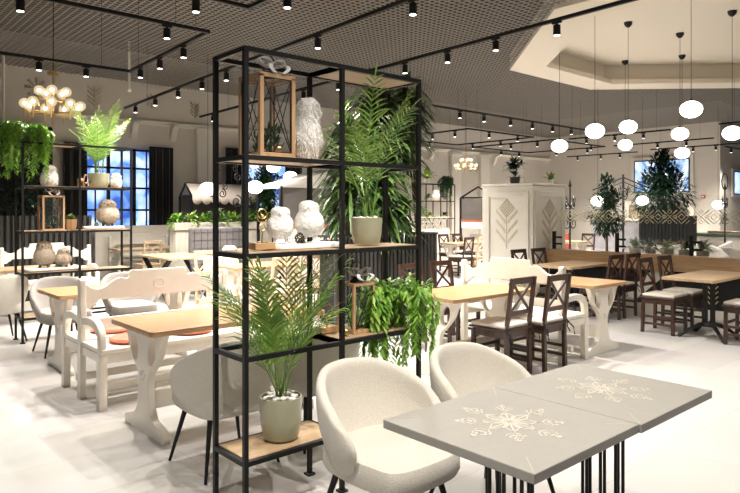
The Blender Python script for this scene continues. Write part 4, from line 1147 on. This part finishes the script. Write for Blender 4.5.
# wire rack
t = thing('wire_rack', 'small black wire rack with white cloths beside the slatted planter', 'rack', (5.95, 8.6, 0))
for sx in (-1, 1):
    for sy in (-1, 1): MB().cone((sx * .25, sy * .2, 0), (sx * .25, sy * .2, 1.15), .012).build('upright', M['black'], t)
for z in (.3, .62, .94):
    MB().box((0, 0, z), (.5, .4, .015)).build('shelf_plate', M['black'], t)
    mb = MB()
    for k in range(9): mb.bar((-.25 + .0625 * k, -.2, z), (-.25 + .0625 * k + .06, -.2, z + .16), .005).bar((-.25 + .0625 * k, -.2, z + .16), (-.25 + .0625 * k + .06, -.2, z), .005)
    mb.build('lattice_front', M['black'], t)
for k, z in enumerate((.31, .63, .95)): tag(MB().box((0, 0, .06), (.44, .34, .11), .03).build('folded_cloth', M['whitecloth'], None, True, (5.95, 8.6, z)), f'white folded cloth on the {("bottom", "middle", "top")[k]} shelf of the wire rack', 'cloth')
# grey canvas booth with white gable roof
t = thing('canvas_booth', 'grey canvas booth with white gable roof and red woven trim', 'booth', (8.1, 10.6, 0))
MB().box((0, -.42, 1.62), (2.7, .04, .74), .006).build('canvas_wall', M['greycloth'], t); MB().box((1.33, -.08, 1.3), (.04, .66, 1.35), .006).build('canvas_side', M['greycloth'], t)
MB().box((0, -.43, 1.225), (2.72, .05, .07), .004).build('red_trim', M['redtrim'], t)
MB().box((0, -.42, .62), (2.7, .06, 1.16), .006).build('cream_base', M['trim'], t)
for sx in (-1, 1):
    for sy in (-.5, .3): MB().box((sx * 1.37, sy, 1.0), (.05, .05, 2.0), .004).build('corner_post', M['black'], t)
v = [(-1.42, -.52, 1.96), (0, -.52, 2.34), (1.42, -.52, 1.96), (-1.42, .36, 1.96), (0, .36, 2.34), (1.42, .36, 1.96)]
v2 = [(x, y, z + .05) for x, y, z in v]
raw('gable_roof', v + v2, [(0, 1, 4, 3), (1, 2, 5, 4), (6, 9, 10, 7), (7, 10, 11, 8), (0, 6, 7, 1), (1, 7, 8, 2), (3, 4, 10, 9), (4, 5, 11, 10), (0, 3, 9, 6), (2, 8, 11, 5)], M['whitecloth'], t)
raw('gable_front', [(-1.4, -.44, 1.98), (1.4, -.44, 1.98), (0, -.44, 2.33), (-1.4, -.40, 1.98), (1.4, -.40, 1.98), (0, -.40, 2.33)], [(0, 1, 2), (5, 4, 3), (0, 3, 4, 1), (1, 4, 5, 2), (2, 5, 3, 0)], M['whitecloth'], t)
# awning stalls
def awning_stall(loc, L, D, zt, lab, cloth, body, bz):
    t = thing('awning_stall', lab, 'market stall', loc)
    for sx in (0, L):
        for sy in (0, D): MB().box((sx, sy, zt / 2), (.05, .05, zt), .004).build('post', M['black'], t)
    mb = MB()
    for sx in (0, L):
        mb.bar((sx, 0, zt), (sx, D / 2, zt + .28), .035).bar((sx, D, zt), (sx, D / 2, zt + .28), .035).bar((sx, 0, zt), (sx, D, zt), .035)
    mb.bar((0, 0, zt), (L, 0, zt), .035).bar((0, D, zt), (L, D, zt), .035).bar((0, D / 2, zt + .28), (L, D / 2, zt + .28), .035)
    mb.build('roof_frame', M['black'], t)
    v, f = [], []; n = int(L / .02)
    for k in range(n + 1):
        x = L * k / n; s_ = abs(math.sin(x * PI / .22))
        v += [(x, D / 2 - .02, zt + .27), (x, -.05, zt + .02), (x, -.06, zt - .10 - .09 * s_ ** .6)]
    for k in range(n):
        for j in (0, 1): f.append((3 * k + j, 3 * k + 3 + j, 3 * k + 4 + j, 3 * k + 1 + j))
    o = raw('scalloped_awning', v, f, M[cloth], t); md = o.modifiers.new('s', 'SOLIDIFY'); md.thickness = .012; apply_mods(o)
    MB().box((L / 2, D - .05, (bz + zt) / 2), (L - .05, .04, zt - bz)).build('canvas_back', M[body], t)
    return t
awning_stall((6.28, 12.9, 0), 2.0, .56, 1.86, 'black framed stall with scalloped blush awning behind the whitewashed planter', 'pinkcloth', 'greycloth', 1.2)
t = awning_stall((13.3, 10.05, 0), 2.0, 1.2, 1.88, 'black framed stall with grey canvas and short cream valance near the carved cabinet', 'greycloth', 'greycloth', 1.1)
MB().box((1.0, .03, 1.56), (1.94, .03, .56)).build('canvas_front', M['greycloth'], t); MB().box((1.0, .02, 1.26), (1.94, .04, .05)).build('red_trim', M['redtrim'], t); MB().box((1.0, .02, 1.15), (1.94, .03, .18)).build('valance', M['whitecloth'], t)
MB().box((1.0, .55, .45), (1.7, .9, .9), .01).build('counter', M['white'], t)
MB().box((.0, .6, 1.56), (.03, 1.12, .56)).build('canvas_side', M['greycloth'], t); MB().box((-.01, .6, 1.265), (.04, 1.14, .05)).build('red_trim', M['redtrim'], t); MB().box((-.005, .6, 1.15), (.03, 1.12, .18)).build('valance', M['whitecloth'], t)
# scrolled iron lamp posts
def scroll(mb, c, r, g=1, turns=1.4, th=.012, ax='x'):
    pts = []
    for k in range(26):
        u = k / 25; a = g * (turns * 2 * PI * u) + PI / 2; q = r * (1 - .75 * u)
        pts.append((c[0] + q * math.cos(a), c[1], c[2] + q * math.sin(a)))
    mb.tube(pts, th, 6)
def iron_post(loc, h, lab, ringtop=False):
    t = thing('iron_lamp_post', lab, 'lamp post', loc)
    MB().cone((0, 0, 0), (0, 0, h), .022, .016, 10).lathe([(0, 0), (.10, 0), (.08, .04), (.03, .10), (.022, .14)], 16).build('post', M['iron'], t, True)
    for g in (-1, 1):
        for c_, r_, g_, th_ in (((g * .13, 0, h * .62), .13, g, .012), ((g * .10, 0, h * .80), .09, -g, .012), ((g * .17, 0, h * .86), .07, g, .009)):
            mb = MB(); scroll(mb, c_, r_, g_, th=th_); mb.build('scroll', M['iron'], t, True)
    if ringtop: MB().torus((0, 0, h + .16), .2, .014, 'Y', 30, 6).build('ring_top', M['iron'], t, True)
    MB().cone((0, 0, h), (0, 0, h + .14), .03, .002, 8).ball((0, 0, h), .035, 2).build('finial', M['iron'], t, True)
iron_post((6.20, 11.56, 0), 2.35, 'scrolled iron lamp post at the whitewashed planter, next to the pilaster'); iron_post((6.72, 11.5, 0), 2.78, 'tall scrolled iron lamp post seen behind the shelf side posts')
iron_post((17.3, 6.02, 0), 2.1, 'iron lamp post with ring top standing by the buffet counter', True)
iron_post((11.7, 7.0, 0), 2.05, 'black scrolled iron post behind the white carved cabinet')
# blue window behind the indoor tree, drapes
w = struct(MB().box((9.15, 14.57, 2.0), (1.5, .06, 2.1)).build('window_2', M['pane']))
mb = MB()
for x in (8.4, 9.15, 9.9): mb.box((x, 14.52, 2.0), (.06, .06, 2.15))
for z in (.95, 1.6, 2.3, 3.05): mb.box((9.15, 14.52, z), (1.56, .06, .05))
mb.build('window_frame', M['black'], w)
drape(7.95, 8.5, .1, 3.1, 14.40, 'black drape between the pilaster and the second blue window')
drape(9.75, 10.3, .1, 3.1, 14.40, 'black drape at the far edge of the second blue window')
# indoor trees
def tree(loc, h, rad, n, L, Wd, m, lab, pot='slat'):
    t = thing('indoor_tree', lab, 'tree', loc)
    MB().lathe([(0, 0), (.17, 0), (.22, .38), (.20, .38), (0, .36)], 20).build('pot', M[pot], t, True)
    tr = MB(); tr.tube([(0, 0, .3), (.02, .01, h * .5), (0, 0, h * .9)], [.035, .028, .012], 8)
    for k in range(9):
        a = k * 2.4; z = h * (.38 + .05 * k); tr.tube([(0, 0, z), (rad[0] * .35 * math.cos(a), rad[1] * .35 * math.sin(a), z + .18), (rad[0] * .7 * math.cos(a), rad[1] * .7 * math.sin(a), z + .26)], [.014, .010, .004], 5)
    tr.build('trunk', M['bark'], t, True)
    F = Leaf()
    crown(F, (0, 0, h * .66), (rad[0], rad[1], h * .24), n, L, Wd); crown(F, (0, 0, h * .84), (rad[0] * .5, rad[1] * .5, h * .20), n // 2, L, Wd)
    F.build('foliage', M[m], t); return t
R.seed(71)
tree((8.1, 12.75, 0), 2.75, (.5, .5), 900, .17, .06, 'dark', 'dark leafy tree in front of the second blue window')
tree((17.15, 7.5, 0), 2.98, (.72, .72), 1700, .22, .06, 'spruce', 'big dark leafy tree standing in front of the wall screen')
tree((14.15, 7.5, 0), 2.32, (.40, .40), 900, .14, .055, 'spruce', 'slim dark tree beside the scrolled iron pergola')
tree((1.6, 11.9, 0), 2.7, (.8, .5), 900, .16, .05, 'spruce', 'very dark bushy tree before the black drape at the picture edge')
tree((2.9, 12.3, 0), 2.3, (.6, .5), 600, .15, .05, 'spruce', 'dark tree before the black drape, behind the window side lantern')
# dark slat screen at the far bench
t = thing('slat_screen', 'low black slat screen behind the far white bench', 'screen', (2.2, 11.4, 0))
MB().box((0, .03, .72), (3.0, .03, 1.44)).build('backing', M['slatback'], t)
for k in range(34): MB().box((-1.49 + .09 * k, 0, .74), (.045, .03, 1.44)).build('slat', M['slat'], t)
# white carved cabinet
t = thing('carved_cabinet', 'tall white panelled cabinet with a wheat carving, beside the oak ledge', 'cabinet', (9.08, 6.12, 0))
MB().box((.5, .53, .98), (1.0, 1.06, 1.96), .006).build('carcass', M['cabinet'], t)
MB().box((.5, .53, 1.985), (1.03, 1.09, .04), .008).box((.5, .53, .06), (1.04, 1.1, .12), .008).build('cornice', M['cabinet'], t)
def frame_panel(axis, lab):
    mb = MB()
    if axis == 'x':
        for y in (.12, .94): mb.box((-.012, y, 1.02), (.03, .09, 1.68), .004)
        for z in (.22, 1.82): mb.box((-.012, .53, z), (.03, .73, .09), .004)
    else:
        for x in (.09, .91): mb.box((x, -.012, 1.02), (.09, .03, 1.68), .004)
        for z in (.22, 1.82): mb.box((.5, -.012, z), (.73, .03, .09), .004)
    mb.build('panel_frame', M['cabinet'], t)
frame_panel('x', ''); frame_panel('y', '')
def wheat(x, y, z, k, ax):
    mb = MB()
    P = (lambda u, w: (x, y + u, z + w)) if ax == 'x' else (lambda u, w: (x + u, y, z + w))
    UPv = (1, 0, 0) if ax == 'x' else (0, 1, 0)
    for i in range(-3, 4):
        for g in (-1, 1):
            o_ = i * .026
            mb.bar(P(-g * o_ - g * .085, .38 + o_ - .085), P(-g * o_ + g * .085, .38 + o_ + .085), .009, .005, up=UPv)
    mb.bar(P(0, -.32), P(0, .28), .010, .006, up=UPv)
    for q in range(3):
        for g in (-1, 1):
            for dz in (0, .035): mb.bar(P(g * .02, -.22 + .17 * q + dz), P(g * .22, -.02 + .17 * q + dz), .012, .005, up=UPv)
    mb.build('wheat_carving', M['carve'], t)
wheat(-.004, .53, 1.20, 1, 'x'); wheat(.5, -.004, 1.20, 1, 'y')
R.seed(81)
F = Leaf()
for q in range(9): rosette(F, (R.uniform(-.08, .08), R.uniform(-.08, .08), R.uniform(0, .26)), 14, .22, .05, .0, 1.3, .4)
potted('potted_plant', 'dark leafy plant standing on top of the white carved cabinet', 'potted plant', (9.36, 6.68, 2.01), .09, .12, F, 'spruce', 'slat', 'soil')
F = Leaf(); rosette(F, (0, 0, 0), 26, .2, .06, .3, 1.4, .3)
potted('potted_plant', 'lime green plant on the far corner of the white carved cabinet', 'potted plant', (9.93, 6.33, 2.01), .06, .08, F, 'lime', 'trim', 'soil')
# wall screen, return wall screen, hatch
t = thing('wall_screen', 'large lit screen with swirling blue picture on the far wall', 'screen', (22.78, 10.0, 2.75))
MB().box((-.02, 0, 0), (.06, 2.2, 1.42), .008).build('frame', M['trim'], t); MB().box((-.045, 0, 0), (.05, 1.96, 1.18)).build('bezel', M['black'], t); MB().box((-.06, 0, 0), (.03, 1.88, 1.10)).build('display', M['screen'], t)
t = thing('wall_screen', 'small lit blue screen in cream frame on the return wall', 'screen', (25.2, 8.17, 2.5))
MB().box((0, -.02, 0), (2.3, .06, 1.0), .008).build('frame', M['trim'], t); MB().box((0, -.045, 0), (2.1, .05, .80)).build('bezel', M['black'], t); MB().box((0, -.06, 0), (2.02, .03, .74)).build('display', M['pane'], t)
t = thing('serving_hatch', 'cream framed serving hatch in the wall below the large screen', 'hatch', (22.70, 10.1, 0))
for sy in (-1, 1): MB().box((0, sy * 1.12, .92), (.12, .16, 1.84), .006).build('jamb', M['trim'], t)
MB().box((0, 0, 1.80), (.14, 2.4, .14), .006).build('lintel', M['trim'], t); MB().box((.05, 0, .98), (.04, 2.1, 1.5)).build('niche_back', M['motif'], t); MB().box((-.08, 0, .95), (.3, 2.3, .06), .006).build('counter', M['trim'], t)
t = thing('fire_alarm', 'small red fire alarm box on the wall beside the screen', 'alarm', (22.776, 8.6, 2.0))
MB().box((0, 0, 0), (.05, .11, .11), .006).build('housing', M['redfab'], t); MB().cone((-.02, 0, 0), (-.04, 0, 0), .03).build('button', M['trim'], t)
# iron pergola frame
t = thing('iron_pergola', 'scrolled iron pergola post with sloping roof bars', 'pergola', (16.35, 8.2, 0))
MB().box((0, 0, 1.25), (.045, .045, 2.5), .004).build('post', M['iron'], t)
mb = MB()
for g in (-1, 1): mb.bar((0, 0, 2.42), (g * .6, -g * .55, 2.08), .03).bar((0, 0, 2.30), (g * .6, -g * .55, 1.96), .02)
mb.build('roof_bar', M['iron'], t)
MB().torus((0, -.04, 1.98), .15, .018, 'Y', 26, 6).build('ring_ornament', M['iron'], t, True); MB().torus((0, -.04, 1.98), .08, .014, 'Y', 20, 6).build('ring_ornament', M['iron'], t, True); mb = MB(); scroll(mb, (.26, -.03, 2.1), .1, 1); mb.build('scrollwork', M['iron'], t, True); mb = MB(); scroll(mb, (-.26, -.03, 2.1), .1, -1); mb.build('scrollwork', M['iron'], t, True)
# stone wall, black cabinet, counter
o = MB().box((17.6, 9.0, .62), (.25, 1.5, 1.24), .006).build('stone_wall', M['stone']); tag(o, 'low grey stone board wall behind the slim dark tree', 'low wall')
o = MB().box((17.6, 9.0, 1.265), (.32, 1.56, .05), .006).build('coping', M['trim'], o)
t = thing('black_cabinet', 'black cabinet on short legs in front of the big leafy tree', 'cabinet', (15.8, 6.8, 0))
MB().box((0, 0, 1.05), (.5, 1.2, .72), .02).build('body', M['slatback'], t)
for k in range(14): MB().box((-.26, -.54 + .083 * k, 1.05), (.02, .03, .68)).build('slat', M['black'], t)
for sx in (-1, 1):
    for sy in (-1, 1): MB().cone((sx * .2, sy * .5, .7), (sx * .2, sy * .5, 0), .025, .018).build('leg', M['black'], t)
t = thing('buffet_counter', 'long buffet counter with dark green top near the return wall', 'counter', (18.4, 5.2, 0))
MB().box((0, 0, .42), (.7, 3.6, .84), .01).build('cabinet', M['trim'], t); MB().box((-.02, 0, .89), (.85, 3.7, .08), .01).build('worktop', mat('green stone', (.06, .10, .07), .3, var=.2, nscale=30), t)
t = thing('display_dome', 'glass display with wooden tray on the buffet counter', 'food display', (18.4, 6.3, .93))
MB().box((0, 0, .03), (.5, .9, .06), .006).build('tray', M['oak'], t)
for a in range(3): MB().lathe([(.18, .06), (.18, .2), (.14, .3), (.06, .35), (0, .36)], 20, (0, -.3 + .3 * a, 0)).build('glass_dome', M['glass'], t, True)
# far tables and chairs
ta.put((12.2, 10.1, 0), .0, 'oak trestle table far behind the fern, between dark and natural chairs', 'white trestle tables')
for x, y, rz, lab in ((11.35, 9.6, .1, 'dark cross back chair at the far table beside the slatted planter end'), (12.5, 9.55, 0, 'dark cross back chair at the far table, partly behind the carved cabinet'), (12.3, 10.75, PI, 'dark cross back chair behind the far table below the brass chandelier'), (12.85, 10.75, PI, 'dark cross back chair behind the far table next to the valance stall')):
    DK.put((x, y, 0), rz, lab, G)
PB.put((11.85, 9.58, 0), 0, 'natural wood chair at the far table between two dark chairs', 'natural cross back chairs')
ta.put((14.7, 9.1, 0), PI / 2, 'pale trestle table beyond the ledge with red chairs around it', 'white trestle tables')
RD = thing('padded_chair', 'x', 'chair')
MB().box((0, 0, .44), (.44, .44, .07), .02).build('seat', M['redfab'], RD); MB().box((0, -.21, .72), (.40, .05, .40), .02).build('backrest', M['redfab'], RD)
for sx in (-1, 1): MB().bar((sx * .2, -.21, 0), (sx * .2, -.23, .94), .035).build('rear_post', M['walnut'], RD); MB().bar((sx * .2, .2, 0), (sx * .2, .2, .42), .035).build('front_leg', M['walnut'], RD)
RD = Proto(RD)
RD.put((15.5, 9.35, 0), -PI / 2, 'red padded chair at the table beyond the ledge, nearer the stone wall', 'red padded chairs')
RD.put((15.5, 9.9, 0), -PI / 2, 'red padded chair at the table beyond the ledge, nearer the carved cabinet', 'red padded chairs')
for x, y, lab in ((14.05, 9.35, 'dark cross back chair beside the red padded chairs beyond the ledge'), (14.05, 8.75, 'dark cross back chair across from the red padded chairs'), (15.3, 8.75, 'dark cross back chair between red chair table and stone wall')):
    DK.put((x, y, 0), PI / 2 if x > 15 else -PI / 2, lab, G)
WC = Proto(shell_chair('plastic'))
for k, (x, y, rz) in enumerate(((16.4, 5.9, .3), (16.9, 5.1, 2.8), (16.3, 4.4, .2), (15.4, 5.6, 3.0), (15.6, 4.7, .4), (14.6, 5.3, 2.9), (14.2, 6.2, .1), (14.9, 3.9, .3), (13.4, 5.9, -1.4), (13.7, 4.5, 2.9))):
    WC.put((x, y, 0), rz, f'white shell chair beyond the glass screen, {ORD[k] if k < 9 else "last"} counted from the black cabinet', 'white shell chairs')
R.seed(91)
for k, y in enumerate((5.35, 5.08, 4.78, 4.48, 4.2)):
    F = Leaf(); rosette(F, (0, 0, .02), 46, .26, .07, .1, 1.4, .5)
    potted('potted_plant', f'broad leafed plant behind the oak ledge glass, {ORD[k]} of five from the cabinet', 'potted plant', (11.1, y, .74), .10, .14, F, 'dark' if k % 2 else 'mint', 'trim', 'soil', 'plants behind the glass')
t = thing('sideboard', 'low pale sideboard carrying plants behind the glass screen', 'sideboard', (11.1, 4.75, 0)); MB().box((0, 0, .36), (.4, 1.6, .72), .008).build('body', M['trim'], t); MB().box((0, 0, .73), (.46, 1.66, .02), .004).build('top', M['oakpale'], t)
# cream lattice fence and low white walls in front of the far shelf
t = thing('lattice_fence', 'cream lattice fence on low white wall before the far plant shelf', 'fence', (12.9, 12.5, 0))
MB().box((0, 0, .5), (2.6, .12, 1.0), .006).build('low_wall', M['white'], t)
mb = MB()
for k in range(12):
    for g in (-1, 1): mb.bar((-1.25 + .2 * k, 0, 1.16 - .15 * g), (-1.25 + .2 * k + .3, 0, 1.16 + .15 * g), .03, .02, up=(0, 1, 0))
mb.build('lattice', M['cream_inlay'], t); MB().box((0, 0, 1.34), (2.7, .05, .03)).build('top_rail', M['trim'], t)
R.seed(95)
F = Leaf(); rosette(F, (0, 0, 0), 26, .55, .13, .5, 1.4, .5)
potted('potted_plant', 'bright lime plant on top of the far plant shelf', 'potted plant', (14.1, 13.26, 2.352), .1, .14, F, 'lime', 'trim', 'soil')
F = vines(34, (.05, .25), (.1, .7), .11, .04, step=.045); potted('trailing_fern', 'dark trailing fern on the far plant shelf end', 'fern', (14.95, 13.26, 2.352), .1, .14, F, 'dark', 'slat', 'soil')
bird((14.5, 13.26, 1.834), .34, .26, PI, 'white owl sitting on the far plant shelf', 'bird', 'fluff', 33, .06, False, False)
for k, (x, z, m) in enumerate(((14.15, 1.834, 'dark'), (14.25, 1.304, 'palm'), (14.9, 1.304, 'dark'), (14.6, .814, 'palm'))):
    F = Leaf(); rosette(F, (0, 0, 0), 34, .2, .06, .1, 1.3, .5); potted('potted_plant', f'small plant on the far plant shelf, {ORD[k]} from its top', 'potted plant', (x, 13.26, z), .07, .1, F, m, 'trim', 'soil', 'plants on the far shelf')
